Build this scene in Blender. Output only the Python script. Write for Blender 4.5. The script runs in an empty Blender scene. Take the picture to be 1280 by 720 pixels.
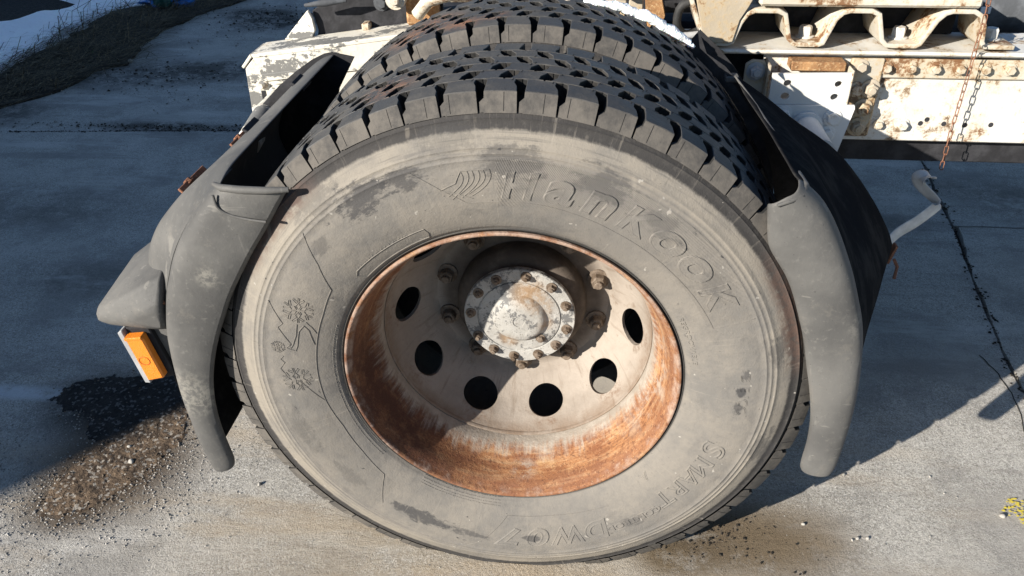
import bpy, bmesh, math, random
import numpy as np
from mathutils import Vector, Matrix, noise as mnoise
random.seed(7); np.random.seed(7)
R = math.radians; PI = math.pi
scn = bpy.context.scene
C = scn.collection

# ------------------------------------------------------------------ camera
cd = bpy.data.cameras.new("camera"); cam = bpy.data.objects.new("camera", cd); C.objects.link(cam)
cam.location = (0.1173, -1.1002, 1.4203)
yaw, pitch, roll = 0.1013, 0.5801, -0.0147
fwd = Vector((-math.sin(yaw)*math.cos(pitch), math.cos(yaw)*math.cos(pitch), -math.sin(pitch)))
right = Vector((math.cos(yaw), math.sin(yaw), 0)); up = right.cross(fwd)
r2 = right*math.cos(roll) + up*math.sin(roll); u2 = -right*math.sin(roll) + up*math.cos(roll)
cam.rotation_euler = Matrix((r2, u2, -fwd)).transposed().to_euler()
cd.sensor_width = 36; cd.lens = 984.2/1280*36; cd.clip_start = .02; cd.clip_end = 400
scn.camera = cam
# ------------------------------------------------------------------ light
SUN = Vector((1.1, 1.0, -0.60)).normalized()
w = bpy.data.worlds.new("World"); scn.world = w; w.use_nodes = True
wn = w.node_tree; bg = wn.nodes["Background"]
sky = wn.nodes.new("ShaderNodeTexSky"); sky.sky_type = 'NISHITA'; sky.sun_disc = False
sky.sun_elevation = math.asin(-SUN.z)
sky.sun_rotation = math.atan2(-SUN.x, -SUN.y)
sky.air_density = 1.0; sky.dust_density = .3; sky.ozone_density = 3.5
wn.links.new(sky.outputs[0], bg.inputs[0]); bg.inputs[1].default_value = .062
sl = bpy.data.lights.new("sun", 'SUN'); so = bpy.data.objects.new("sun", sl); C.objects.link(so)
sl.energy = 5.0; sl.angle = R(.5); sl.color = (1, .935, .84)
so.rotation_euler = SUN.to_track_quat('-Z', 'Y').to_euler()
scn.view_settings.view_transform = 'Standard'; scn.view_settings.look = 'None'
scn.view_settings.exposure = 1.12; scn.view_settings.gamma = 1

# ------------------------------------------------------------------ material helper
class M:
    def __init__(s, name, rough=.8, metal=0., spec=.3):
        s.m = bpy.data.materials.new(name); s.m.use_nodes = True
        s.t = s.m.node_tree; s.b = s.t.nodes["Principled BSDF"]
        s.b.inputs["Roughness"].default_value = rough; s.b.inputs["Metallic"].default_value = metal
        s.b.inputs["Specular IOR Level"].default_value = spec
        g = s.t.nodes.new("ShaderNodeNewGeometry"); s.pos = g.outputs["Position"]; s.nor = g.outputs["True Normal"]
    def set(s, i, v):
        if isinstance(v, bpy.types.NodeSocket): s.t.links.new(v, i)
        elif isinstance(v, (tuple, list)) and len(v) == 3 and i.type == 'RGBA': i.default_value = (*v, 1)
        else: i.default_value = v
    def math(s, op, a, b=0., c=0., clamp=False):
        n = s.t.nodes.new("ShaderNodeMath"); n.operation = op; n.use_clamp = clamp
        for k, v in enumerate((a, b, c)): s.set(n.inputs[k], v)
        return n.outputs[0]
    def noise(s, scale, detail=4, rough=.6, vec=None, off=(0, 0, 0), stretch=None):
        v = vec or s.pos
        if stretch or any(off):
            mp = s.t.nodes.new("ShaderNodeMapping"); s.t.links.new(v, mp.inputs[0])
            mp.inputs["Location"].default_value = off
            if stretch: mp.inputs["Scale"].default_value = stretch
            v = mp.outputs[0]
        n = s.t.nodes.new("ShaderNodeTexNoise"); s.t.links.new(v, n.inputs["Vector"])
        n.inputs["Scale"].default_value = scale; n.inputs["Detail"].default_value = detail; n.inputs["Roughness"].default_value = rough
        return n.outputs[0]
    def vor(s, scale, feature='F1', out=0):
        n = s.t.nodes.new("ShaderNodeTexVoronoi"); n.feature = feature; n.inputs["Scale"].default_value = scale
        s.t.links.new(s.pos, n.inputs["Vector"]); return n.outputs[out]
    def ramp(s, f, a, b, lo=0., hi=1.):
        n = s.t.nodes.new("ShaderNodeMapRange"); n.clamp = True; n.interpolation_type = 'SMOOTHSTEP'
        for k, v in zip(("Value", "From Min", "From Max", "To Min", "To Max"), (f, a, b, lo, hi)): s.set(n.inputs[k], v)
        return n.outputs[0]
    def mix(s, f, a, b):
        n = s.t.nodes.new("ShaderNodeMix"); n.data_type = 'RGBA'
        s.set(n.inputs[0], f); s.set(n.inputs[6], a); s.set(n.inputs[7], b); return n.outputs[2]
    def xyz(s):
        n = s.t.nodes.new("ShaderNodeSeparateXYZ"); s.t.links.new(s.pos, n.inputs[0]); return n.outputs
    def blob(s, p, rad, soft=.6, scale=(1, 1, 1)):
        """soft round mask at world point p (a stain with a place of its own)"""
        n = s.t.nodes.new("ShaderNodeVectorMath"); n.operation = 'SUBTRACT'; s.t.links.new(s.pos, n.inputs[0]); n.inputs[1].default_value = p
        q = s.t.nodes.new("ShaderNodeVectorMath"); q.operation = 'MULTIPLY'; s.t.links.new(n.outputs[0], q.inputs[0]); q.inputs[1].default_value = scale
        l = s.t.nodes.new("ShaderNodeVectorMath"); l.operation = 'LENGTH'; s.t.links.new(q.outputs[0], l.inputs[0])
        return s.ramp(l.outputs["Value"], rad*(1-soft), rad, 1., 0.)
    def bump(s, h, dist, strength=1., prev=None):
        n = s.t.nodes.new("ShaderNodeBump"); s.set(n.inputs["Height"], h); n.inputs["Distance"].default_value = dist; n.inputs["Strength"].default_value = strength
        if prev is not None: s.t.links.new(prev, n.inputs["Normal"])
        return n.outputs[0]
    def done(s, color, normal=None, rough=None):
        s.set(s.b.inputs["Base Color"], color)
        if normal is not None: s.t.links.new(normal, s.b.inputs["Normal"])
        if rough is not None: s.set(s.b.inputs["Roughness"], rough)
        return s.m

DUST = (.188, .170, .146)
def mat_sidewall():
    k = M("dusty_sidewall", .85); x, y, z = k.xyz()
    zz = k.math('SUBTRACT', z, .5)
    r = k.math('SQRT', k.math('ADD', k.math('MULTIPLY', x, x), k.math('MULTIPLY', zz, zz)))
    th = k.math('ARCTAN2', zz, x)
    def polar(ra, ta, sc, det=4, ro=.65, off=0.):
        st = k.t.nodes.new("ShaderNodeCombineXYZ"); k.set(st.inputs[0], k.math('MULTIPLY', r, ra)); k.set(st.inputs[1], k.math('MULTIPLY', th, ta)); st.inputs[2].default_value = off
        return k.noise(sc, det, ro, vec=st.outputs[0])
    n1 = k.noise(9, 6, .65); n2 = k.noise(60, 5, .7); n3 = k.noise(3.2, 3); fine = k.noise(160, 4, .75)
    sm = k.math('ADD', n1, k.math('MULTIPLY', n2, .45))
    base = k.mix(k.ramp(sm, .50, .95), (.128, .121, .112), DUST)
    base = k.mix(k.ramp(n3, .42, .68, 0, .5), base, (.152, .140, .124))
    smear = polar(26, 5.5, 1.0, 5, .7, 3.)                       # rubbing runs round the tyre
    base = k.mix(k.ramp(smear, .52, .70, 0, .5), base, (.095, .09, .085))
    # clay dust on the outer bulge and near the shoulder
    ring = k.math('MULTIPLY', k.ramp(r, .443, .463), k.ramp(r, .480, .494, 1, 0))
    base = k.mix(k.math('MULTIPLY', ring, k.ramp(n1, .35, .6, .2, .85)), base, (.218, .195, .162))
    streak = polar(170, 3, 1.0)
    base = k.mix(k.math('MULTIPLY', k.ramp(streak, .52, .70, 0, .6), k.ramp(r, .425, .45)), base, (.085, .08, .075))
    # clean dark band under the lugs, dark bead by the rim
    band = k.math('MULTIPLY', k.ramp(k.math('ADD', r, k.math('MULTIPLY', k.math('SUBTRACT', n2, .5), .010)), .482, .488), k.ramp(n2, .25, .5, .8, 1.))
    base = k.mix(band, base, (.034, .032, .031))
    base = k.mix(k.ramp(r, .309, .314, .85, 0), base, (.03, .029, .028))
    # rubbed dark patches, broken up along the circle
    brk = k.math('ADD', k.math('MULTIPLY', polar(60, 9, 1.0, 6, .75, 9.), .75), k.math('MULTIPLY', n2, .40))
    def sc(a, rr, rad, amt, asp=1.7):
        nonlocal base
        a0 = R(a); rot = k.t.nodes.new("ShaderNodeCombineXYZ")
        dr = k.math('MULTIPLY', k.math('SUBTRACT', r, rr), asp); dt = k.math('MULTIPLY', k.math('SUBTRACT', th, a0), rr)
        d = k.math('SQRT', k.math('ADD', k.math('MULTIPLY', dr, dr), k.math('MULTIPLY', dt, dt)))
        lvl = k.math('SUBTRACT', brk, k.ramp(d, .0, rad, .0, .30))
        base = k.mix(k.ramp(lvl, .40, .53, 0, amt*.95), base, (.046, .045, .046))
    for a, rr, rad, amt, *asp in ((121, .433, .10, .9), (111, .436, .07, .85), (137, .416, .05, .5), (-117, .397, .16, .9, 5.), (-104, .402, .10, .7, 5.), (-162, .415, .12, .4, 3.), (-143, .40, .10, .35, 3.),
            (88, .437, .11, .6), (70, .430, .10, .6), (55, .42, .08, .45), (3, .404, .025, 1), (-2, .402, .028, .8), (9, .41, .03, .7), (-84, .398, .04, .8), (-53, .404, .05, .5), (36, .41, .07, .35), (14, .47, .08, .6), (-14, .478, .09, .6), (100, .474, .10, .35), (130, .47, .10, .4)):
        sc(a, rr, rad, amt, *asp)
    wipe = polar(7, 60, 1.0, 4, .7, 21.); base = k.mix(k.ramp(wipe, .58, .74, 0, .35), base, (.25, .225, .19)); base = k.mix(k.ramp(polar(14, 110, 1.0, 3, .6, 5.), .64, .74, 0, .4), base, (.075, .071, .067))
    for p, rad in (((-.36, -.02, .845), .10), ((-.42, -.02, .77), .08), ((.455, -.02, .70), .13), ((.49, -.02, .62), .09)):
        base = k.mix(k.math('MULTIPLY', k.blob(p, rad, .8), k.math('MULTIPLY', k.ramp(n2, .3, .6, .1, .75), k.ramp(r, .468, .485))), base, (.095, .06, .047))
    sx = k.noise(45, 2, .5, stretch=(1, 1, .12)); base = k.mix(k.ramp(sx, .70, .76, 0, .25), base, (.27, .24, .20))
    base = k.mix(k.ramp(fine, .60, .72, 0, .35), base, (.07, .066, .062))
    base = k.mix(k.ramp(k.noise(75, 2, .5, off=(3, 1, 7)), .73, .76, 0, .8), base, (.30, .28, .25))
    # moulded fine lines in panels
    lines = k.math('SINE', k.math('MULTIPLY', k.math('ADD', k.math('MULTIPLY', th, .42), k.math('MULTIPLY', r, .35)), 2600.))
    def sec(a0, a1): return k.math('MULTIPLY', k.ramp(th, R(a0), R(a0+.6)), k.ramp(th, R(a1-.6), R(a1), 1, 0))
    panel = k.math('ADD', k.math('MULTIPLY', sec(24, 92), k.math('MULTIPLY', k.ramp(r, .362, .364), k.ramp(r, .445, .446, 1, 0))),
                   k.math('MULTIPLY', sec(-166, -130), k.math('MULTIPLY', k.ramp(r, .352, .354), k.ramp(r, .438, .44, 1, 0))))
    h = k.math('MULTIPLY', k.math('MULTIPLY', lines, panel), k.ramp(n1, .35, .6, .3, 1))
    base = k.mix(k.math('MULTIPLY', panel, k.ramp(h, .1, 1, .0, .12)), base, (.05, .05, .05))
    b = k.bump(h, .00035, .7)
    b = k.bump(n2, .0025, .5, b); b = k.bump(k.noise(350, 3), .0008, .6, b)
    return k.done(base, b)

def mat_tread():
    k = M("tread_rubber", .62, spec=.3)
    n1 = k.noise(14, 5); n2 = k.noise(120, 4, .7)
    c = k.mix(k.ramp(n1, .4, .7), (.044, .043, .043), (.070, .067, .063))
    c = k.mix(k.ramp(n2, .58, .75, 0, .45), c, (.10, .09, .078))
    x, y, z = k.xyz()
    for p, rad in (((-.20, .10, 1.0), .07), ((-.21, .45, 1.0), .11), ((-.12, .40, 1.03), .05), ((-.06, .42, 1.03), .04)):
        c = k.mix(k.math('MULTIPLY', k.blob(p, rad, .8), k.ramp(k.math('ADD', k.math('MULTIPLY', n1, .6), k.math('MULTIPLY', n2, .6)), .52, .72, 0, .85)), c, (.17, .085, .05))
    return k.done(c, k.bump(n2, .0012, .6, k.bump(k.noise(30, 3), .002, .4)), k.ramp(n1, .3, .7, .5, .75))
def mat_lugside():
    k = M("dusty_lug_side", .85)
    n1 = k.noise(16, 5); n2 = k.noise(110, 4, .7)
    c = k.mix(k.ramp(k.math('ADD', n1, k.math('MULTIPLY', n2, .5)), .5, .95), (.046, .044, .042), (.105, .095, .083))
    return k.done(c, k.bump(n2, .0012, .7))
def mat_void():
    k = M("tread_void_rubber", .9); return k.done(k.mix(k.ramp(k.noise(40), .45, .65), (.012, .012, .012), (.03, .028, .026)), k.bump(k.noise(150), .001))
def mat_plastic():
    k = M("weathered_black_plastic", .55, spec=.25)
    n1 = k.noise(5, 5, .6); n2 = k.noise(90, 4, .7); n3 = k.noise(30, 3, .6, stretch=(1, 1, .15))
    c = k.mix(k.ramp(n1, .38, .68), (.070, .069, .067), (.112, .109, .103))
    c = k.mix(k.ramp(n2, .55, .75, 0, .35), c, (.19, .182, .165))
    c = k.mix(k.ramp(n3, .64, .70, 0, .45), c, (.20, .19, .17))
    n4 = k.noise(60, 3, .6, stretch=(.12, 1, 1)); c = k.mix(k.ramp(n4, .66, .72, 0, .4), c, (.21, .20, .18)); n5 = k.noise(17, 6, .75); c = k.mix(k.ramp(n5, .55, .68, 0, .45), c, (.14, .13, .115)); c = k.mix(k.ramp(k.noise(200, 2), .70, .74, 0, .6), c, (.025, .025, .025))
    for p, rad in (((-.60, -.05, .46), .075), ((-.55, -.05, .44), .05), ((-.50, -.05, .72), .03), ((.575, -.05, .68), .04)):
        c = k.mix(k.math('MULTIPLY', k.blob(p, rad, .8), k.ramp(n2, .4, .6, 0, .7)), c, (.21, .20, .175))
    return k.done(c, k.bump(n2, .0012, .5, k.bump(n1, .01, .3)), k.ramp(n1, .3, .7, .5, .72))
def mat_glossblack():
    k = M("glossy_black_plastic", .45, spec=.0)
    n2 = k.noise(70, 4, .7); n1 = k.noise(9, 5)
    c = k.mix(k.ramp(k.math('ADD', n1, k.math('MULTIPLY', n2, .4)), .62, .9, 0, .7), (.017, .017, .018), (.045, .043, .04))  # lighter mottling stands in for a faint sheen, specular is off
    return k.done(c, k.bump(n2, .0008, .4), k.ramp(n1, .3, .7, .34, .55))
def mat_white(name, rust=.6, base=(.60, .59, .56), seed=0, bright=1., peel=.0, stains=()):
    k = M(name, .6)
    n1 = k.noise(13, 6, .7, off=(seed, 0, 0)); n2 = k.noise(70, 5, .75, off=(0, seed, 0)); n3 = k.noise(3.5, 3, off=(0, 0, seed))
    c = k.mix(k.ramp(n3, .35, .7), base, tuple(v*.82*q for v, q in zip(base, (1, .97, .9))))
    sm = k.math('ADD', k.math('MULTIPLY', n1, .65), k.math('MULTIPLY', n2, .4))
    c = k.mix(k.ramp(sm, .58-.1*rust, .70-.08*rust, 0, .55), c, (.42, .30, .15))
    c = k.mix(k.ramp(sm, .66-.1*rust, .72-.08*rust, 0, .95), c, (.15, .07, .03))
    for p, rad in stains:
        f = k.blob(p, rad, .85); c = k.mix(k.math('MULTIPLY', f, k.ramp(sm, .44, .60, 0, .6)), c, (.40, .29, .16)); c = k.mix(k.math('MULTIPLY', f, k.ramp(sm, .52, .60, 0, 1)), c, (.085, .045, .025))
    if peel: c = k.mix(k.ramp(k.math('ADD', k.math('MULTIPLY', k.noise(9, 6, .7, off=(5, seed, 2), stretch=(.35, 1, 1)), .75), k.math('MULTIPLY', n2, .25)), .56-.1*peel, .575-.1*peel, 0, 1), c, (.15, .148, .14))
    c = k.mix(k.ramp(n2, .70, .74, 0, .8), c, (.10, .08, .06))
    return k.done(c, k.bump(n2, .002, .5, k.bump(n1, .004, .4)))
def mat_rust(name, a=(.28, .11, .04), b=(.10, .04, .02), c3=(.45, .24, .09)):
    k = M(name, .9)
    n1 = k.noise(18, 6, .7); n2 = k.noise(150, 4, .75)
    c = k.mix(k.ramp(n1, .35, .65), b, a); c = k.mix(k.ramp(n2, .5, .7, 0, .8), c, c3)
    return k.done(c, k.bump(n2, .003, .9))
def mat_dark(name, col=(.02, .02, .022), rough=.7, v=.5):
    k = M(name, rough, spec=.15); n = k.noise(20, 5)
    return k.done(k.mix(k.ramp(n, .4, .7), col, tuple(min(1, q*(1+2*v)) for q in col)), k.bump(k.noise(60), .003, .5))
def mat_barrel():
    k = M("rusty_rim_barrel", .75); x, y, z = k.xyz()
    n1 = k.noise(8, 6, .7); n2 = k.noise(130, 4, .8); n3 = k.noise(28, 5, .7)
    rust = k.mix(k.ramp(n1, .36, .62), (.20, .080, .034), (.34, .165, .070))
    rust = k.mix(k.ramp(n2, .45, .68, 0, .65), rust, (.12, .04, .02))
    rust = k.mix(k.ramp(n3, .56, .70, 0, .6), rust, (.43, .26, .12))
    zc = k.math('SUBTRACT', z, .5); th = k.math('ARCTAN2', zc, x); cb = k.t.nodes.new("ShaderNodeCombineXYZ"); k.set(cb.inputs[0], k.math('MULTIPLY', th, 2.2)); k.set(cb.inputs[1], k.math('MULTIPLY', y, 70.))
    band = k.noise(1.0, 5, .7, vec=cb.outputs[0])
    rust = k.mix(k.ramp(band, .46, .64, 0, .6), rust, (.125, .050, .026)); rust = k.mix(k.ramp(band, .52, .36, 0, .55), rust, (.40, .27, .155))
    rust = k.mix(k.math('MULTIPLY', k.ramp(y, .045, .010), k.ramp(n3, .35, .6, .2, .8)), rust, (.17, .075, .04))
    rust = k.mix(k.ramp(n2, .52, .66, 0, .6), rust, (.085, .036, .02)); rust = k.mix(k.ramp(k.noise(220, 3, .7), .58, .70, 0, .45), rust, (.50, .33, .19))
    cb2 = k.t.nodes.new("ShaderNodeCombineXYZ"); k.set(cb2.inputs[0], k.math('MULTIPLY', th, 26.)); k.set(cb2.inputs[1], k.math('MULTIPLY', y, 9.))
    run = k.noise(1.0, 4, .7, vec=cb2.outputs[0])
    left_shade = k.blob((-.25, .07, .39), .32, .75); rust = k.mix(k.math('MULTIPLY', left_shade, k.ramp(n3, .36, .58, .6, 1)), rust, (.060, .023, .014))  # darkens the left of the barrel to paint in its shade
    paint = k.mix(k.ramp(n3, .4, .7), (.27, .235, .195), (.34, .30, .255))
    yy = k.math('ADD', y, k.math('MULTIPLY', k.math('SUBTRACT', k.math('ADD', k.math('ADD', k.math('MULTIPLY', n1, .5), k.math('MULTIPLY', n3, .4)), k.math('MULTIPLY', run, .7)), .8), .13))
    f = k.ramp(yy, .066, .114)                                # paint survives deep in the barrel
    f = k.math('MAXIMUM', f, k.math('MULTIPLY', k.blob((.27, .065, .46), .13, .8, (1, 2.2, .6)), k.ramp(k.math('ADD', n3, k.math('MULTIPLY', run, .3)), .58, .78, 0, .7)))
    f = k.math('MAXIMUM', f, k.math('MULTIPLY', k.blob((.02, .05, .22), .035, .8), k.ramp(n3, .4, .55, 0, .7)))
    c = k.mix(f, rust, paint)
    lip = k.ramp(y, .004, .012, 1, 0)
    c = k.mix(k.math('MULTIPLY', lip, k.ramp(k.math('ADD', n3, k.math('MULTIPLY', z, .25)), .55, .80, .0, .6)), c, (.38, .30, .245))
    return k.done(c, k.bump(n2, .002, .9, k.bump(n3, .004, .4)))
def mat_disc():
    k = M("dirty_cream_disc", .75)
    n1 = k.noise(7, 5, .65); n2 = k.noise(80, 5, .75); n3 = k.noise(26, 5, .7)
    c = k.mix(k.ramp(n1, .35, .65), (.285, .248, .21), (.215, .183, .152))
    c = k.mix(k.ramp(n3, .58, .72, 0, .65), c, (.14, .10, .07))
    x_, y_, z_ = k.xyz(); zc = k.math('SUBTRACT', z_, .5); th = k.math('ARCTAN2', zc, x_); rr_ = k.math('SQRT', k.math('ADD', k.math('MULTIPLY', x_, x_), k.math('MULTIPLY', zc, zc)))
    cb = k.t.nodes.new('ShaderNodeCombineXYZ'); k.set(cb.inputs[0], k.math('MULTIPLY', th, 18.)); k.set(cb.inputs[1], k.math('MULTIPLY', rr_, 16.)); run = k.noise(1.0, 5, .7, vec=cb.outputs[0])
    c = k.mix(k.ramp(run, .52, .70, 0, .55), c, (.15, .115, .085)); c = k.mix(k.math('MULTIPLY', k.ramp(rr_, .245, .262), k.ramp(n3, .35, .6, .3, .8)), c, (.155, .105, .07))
    c = k.mix(k.ramp(n2, .64, .74, 0, .8), c, (.13, .065, .032))
    c = k.mix(k.math('MULTIPLY', k.blob((0, .27, .5), .186, .18), k.ramp(n3, .3, .6, .75, .95)), c, (.075, .060, .048))  # dark centre paints the hub's shade onto the disc, along with grime
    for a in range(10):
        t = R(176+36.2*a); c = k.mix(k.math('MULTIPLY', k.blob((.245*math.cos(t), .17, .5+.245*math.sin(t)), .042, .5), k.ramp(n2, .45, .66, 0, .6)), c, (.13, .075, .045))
    return k.done(c, k.bump(n2, .002, .6, k.bump(n1, .006, .4)))
def mat_hubplate():
    k = M("flaking_grey_hub_paint", .6)
    n1 = k.noise(34, 6, .75); n2 = k.noise(120, 5, .75); n3 = k.noise(11, 4)
    c = k.mix(k.ramp(n3, .35, .65), (.36, .35, .325), (.27, .26, .24))
    c = k.mix(k.ramp(n1, .52, .57, 0, .9), c, (.10, .10, .10))
    c = k.mix(k.ramp(n2, .60, .66, 0, .8), c, (.09, .075, .06))
    for p, rad in (((.045, .19, .53), .035), ((.05, .19, .49), .025), ((-.02, .19, .45), .03), ((.02, .19, .56), .05)):
        c = k.mix(k.math('MULTIPLY', k.blob(p, rad, .8), k.ramp(n1, .34, .58, 0, .9)), c, (.25, .165, .095))
    return k.done(c, k.bump(n1, .004, .8, k.bump(n2, .001, .6)))
def mat_nut():
    k = M("rusty_bolt_steel", .7); n = k.noise(60, 5); n2 = k.noise(180, 4)
    return k.done(k.mix(k.ramp(n2, .5, .7, 0, .7), k.mix(k.ramp(n, .4, .65), (.16, .125, .095), (.085, .06, .04)), (.05, .035, .027)), k.bump(n2, .0005, .6))

def mat_concrete():
    k = M("worn_concrete", .92, spec=.2)
    big = k.noise(.9, 4, .6); mid = k.noise(6, 6, .65); fin = k.noise(110, 4, .75); gr = k.noise(420, 3, .8); mm = k.noise(28, 6, .75)
    ag = k.vor(160)
    c = k.mix(k.ramp(mid, .35, .68), (.36, .342, .308), (.52, .498, .452))
    c = k.mix(k.ramp(big, .40, .62, 0, .55), c, (.44, .41, .355))
    c = k.mix(k.ramp(mm, .55, .72, 0, .5), c, (.30, .28, .25))
    c = k.mix(k.ramp(fin, .50, .64, 0, .5), c, (.25, .235, .21))
    c = k.mix(k.ramp(gr, .54, .66, 0, .6), c, (.62, .60, .55))
    c = k.mix(k.ramp(k.noise(300, 2, .6, off=(9, 4, 0)), .60, .66, 0, .55), c, (.17, .16, .15))
    c = k.mix(k.ramp(ag, .05, .16, .5, 0), c, (.20, .19, .18))
    vc = k.vor(430, out=1); sp_ = k.t.nodes.new("ShaderNodeSeparateColor"); k.t.links.new(vc, sp_.inputs[0])
    c = k.mix(k.ramp(sp_.outputs[0], .62, .95, 0, .7), c, (.17, .16, .148)); c = k.mix(k.ramp(sp_.outputs[1], .66, .95, 0, .7), c, (.68, .66, .62))
    vc2 = k.vor(190, out=1); sq_ = k.t.nodes.new("ShaderNodeSeparateColor"); k.t.links.new(vc2, sq_.inputs[0])
    c = k.mix(k.ramp(sq_.outputs[0], .70, 1, 0, .5), c, (.21, .198, .18)); c = k.mix(k.ramp(sq_.outputs[1], .75, 1, 0, .4), c, (.50, .48, .44))
    wo = k.noise(2.3, 6, .68, off=(4, 2, 0)); c = k.mix(k.ramp(wo, .46, .60, 0, .6), c, (.25, .238, .22)); c = k.mix(k.ramp(k.noise(1.3, 5, .7, off=(1, 7, 0)), .50, .64, 0, .4), c, (.50, .475, .43))
    tr = k.noise(2.6, 6, .72, off=(2, 9, 0), stretch=(.3, 1.7, 1)); c = k.mix(k.ramp(tr, .54, .66, 0, .45), c, (.60, .58, .54)); c = k.mix(k.ramp(tr, .46, .36, 0, .45), c, (.21, .20, .185))
    st2 = k.noise(11, 6, .75, off=(7, 7, 0)); c = k.mix(k.ramp(st2, .60, .70, 0, .45), c, (.17, .155, .14))
    # tan clay film in bands across the foreground
    tan = k.math('MULTIPLY', k.ramp(k.noise(5, 5, .6, stretch=(.35, 1.6, 1)), .47, .66, 0, .55), k.blob((-.2, -.1, 0), 1.6, .6))
    c = k.mix(tan, c, (.42, .335, .235))
    # oil, wet and dirt stains with their own outlines
    st = k.math('ADD', k.math('MULTIPLY', mid, .7), k.math('MULTIPLY', mm, .5))
    def stain(p, rad, col, amt=1., scale=(1, 1, 1), a=.42, b=.62):
        nonlocal c
        f = k.math('MULTIPLY', k.blob(p, rad, .75, scale), k.ramp(st, a, b, .25*amt, amt)); c = k.mix(f, c, col)
    stain((.50, .085, 0), .30, (.105, .075, .045), .95, (1, 1.9, 1), .42, .60)
    stain((.35, .03, 0), .14, (.07, .05, .03), 1, (1, 1.5, 1), .5, .64)
    stain((.60, .12, 0), .22, (.22, .17, .11), .5, (1, 1.3, 1))
    stain((-.1, -.03, 0), .6, (.36, .28, .18), .4, (.6, 3.0, 1))
    stain((-1.12, .40, 0), .30, (.035, .032, .03), 1.0, (1, 1.5, 1))
    stain((-1.0, .42, 0), .22, (.04, .035, .032), 1.0, (1, 1.8, 1))
    stain((-1.0, .2, 0), .30, (.085, .060, .040), 1.0, (1, 1.1, 1), .30, .44)
    stain((-1.05, .08, 0), .16, (.085, .062, .042), 1.0, (1, 1, 1), .30, .44)
    stain((-1.42, .43, 0), .20, (.60, .62, .64), .8, (.8, 4.5, 1), .46, .6)
    stain((-.45, .6, 0), .30, (.20, .16, .11), .7)
    # far dark patches
    for p, rad, sc, am in (((-2.45, 3.1, 0), .8, (1, 2.3, 1), .75), ((-1.95, 3.25, 0), .6, (1, 2, 1), .8), ((-2.05, 4.3, 0), .5, (1, 1.3, 1), .95), ((-2.25, 4.5, 0), .4, (1, 1.5, 1), .9),
                       ((-2.9, 2.5, 0), .5, (1, 2, 1), .8), ((-1.9, 2.36, 0), .45, (.8, 4.5, 1), .9), ((1.75, 1.85, 0), .4, (1, 1.5, 1), .5), ((1.2, 1.6, 0), .35, (1, 3, 1), .45), ((-2.2, 1.5, 0), .9, (1, 3, 1), .5), ((-1.5, 1.0, 0), .5, (1, 3, 1), .4)):
        stain(p, rad, (.055, .05, .045), am, sc, .5, .66)
    h = k.math('ADD', k.math('MULTIPLY', fin, .6), k.math('MULTIPLY', mm, 1.2))
    return k.done(c, k.bump(h, .004, .8, k.bump(k.math('ADD', gr, k.math('MULTIPLY', sp_.outputs[2], .35)), .0026, 1.)))
def mat_gravel(name, cols, sc=60):
    k = M(name, .9); n = k.vor(sc, out=1); s_ = k.t.nodes.new("ShaderNodeSeparateColor"); k.t.links.new(n, s_.inputs[0])
    c = k.mix(k.ramp(s_.outputs[0], .2, .6), cols[0], cols[1]); c = k.mix(k.ramp(s_.outputs[1], .6, .9), c, cols[2])
    return k.done(c, k.bump(k.noise(300), .001))
def mat_soil():
    k = M("damp_soil", .95); n = k.noise(40, 6, .7)
    return k.done(k.mix(k.ramp(n, .4, .65), (.018, .015, .012), (.05, .042, .033)), k.bump(n, .02, .9))
def mat_dirt(name, a, b, st):
    k = M(name, .95); n = k.noise(16, 5, .7); v = k.vor(150, out=1); q = k.t.nodes.new("ShaderNodeSeparateColor"); k.t.links.new(v, q.inputs[0]); f = k.noise(260, 3, .7)
    c = k.mix(k.ramp(n, .40, .60), a, b); c = k.mix(k.ramp(f, .45, .65, 0, .6), c, tuple(.55*x for x in b))
    c = k.mix(k.ramp(q.outputs[0], .82, .92, 0, .9), c, st)
    return k.done(c, k.bump(k.math('ADD', k.noise(90, 4, .7), k.math('MULTIPLY', q.outputs[1], .5)), .006, 1., k.bump(f, .002)))
def mat_snow():
    k = M("old_snow", .8); n = k.noise(40, 5)
    k.b.inputs["Subsurface Weight"].default_value = .15
    return k.done(k.mix(k.ramp(n, .55, .75, 0, .3), (.93, .94, .95), (.75, .75, .74)), k.bump(k.noise(14, 5), .03, .7, k.bump(n, .008)))
def mat_grass():
    k = M("dead_grass", .9); n = k.noise(14, 4); n2 = k.noise(90, 2)
    return k.done(k.mix(k.ramp(n2, .5, .72, 0, .9), k.mix(k.ramp(n, .4, .65), (.035, .028, .018), (.11, .085, .05)), (.30, .235, .13)))

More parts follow.
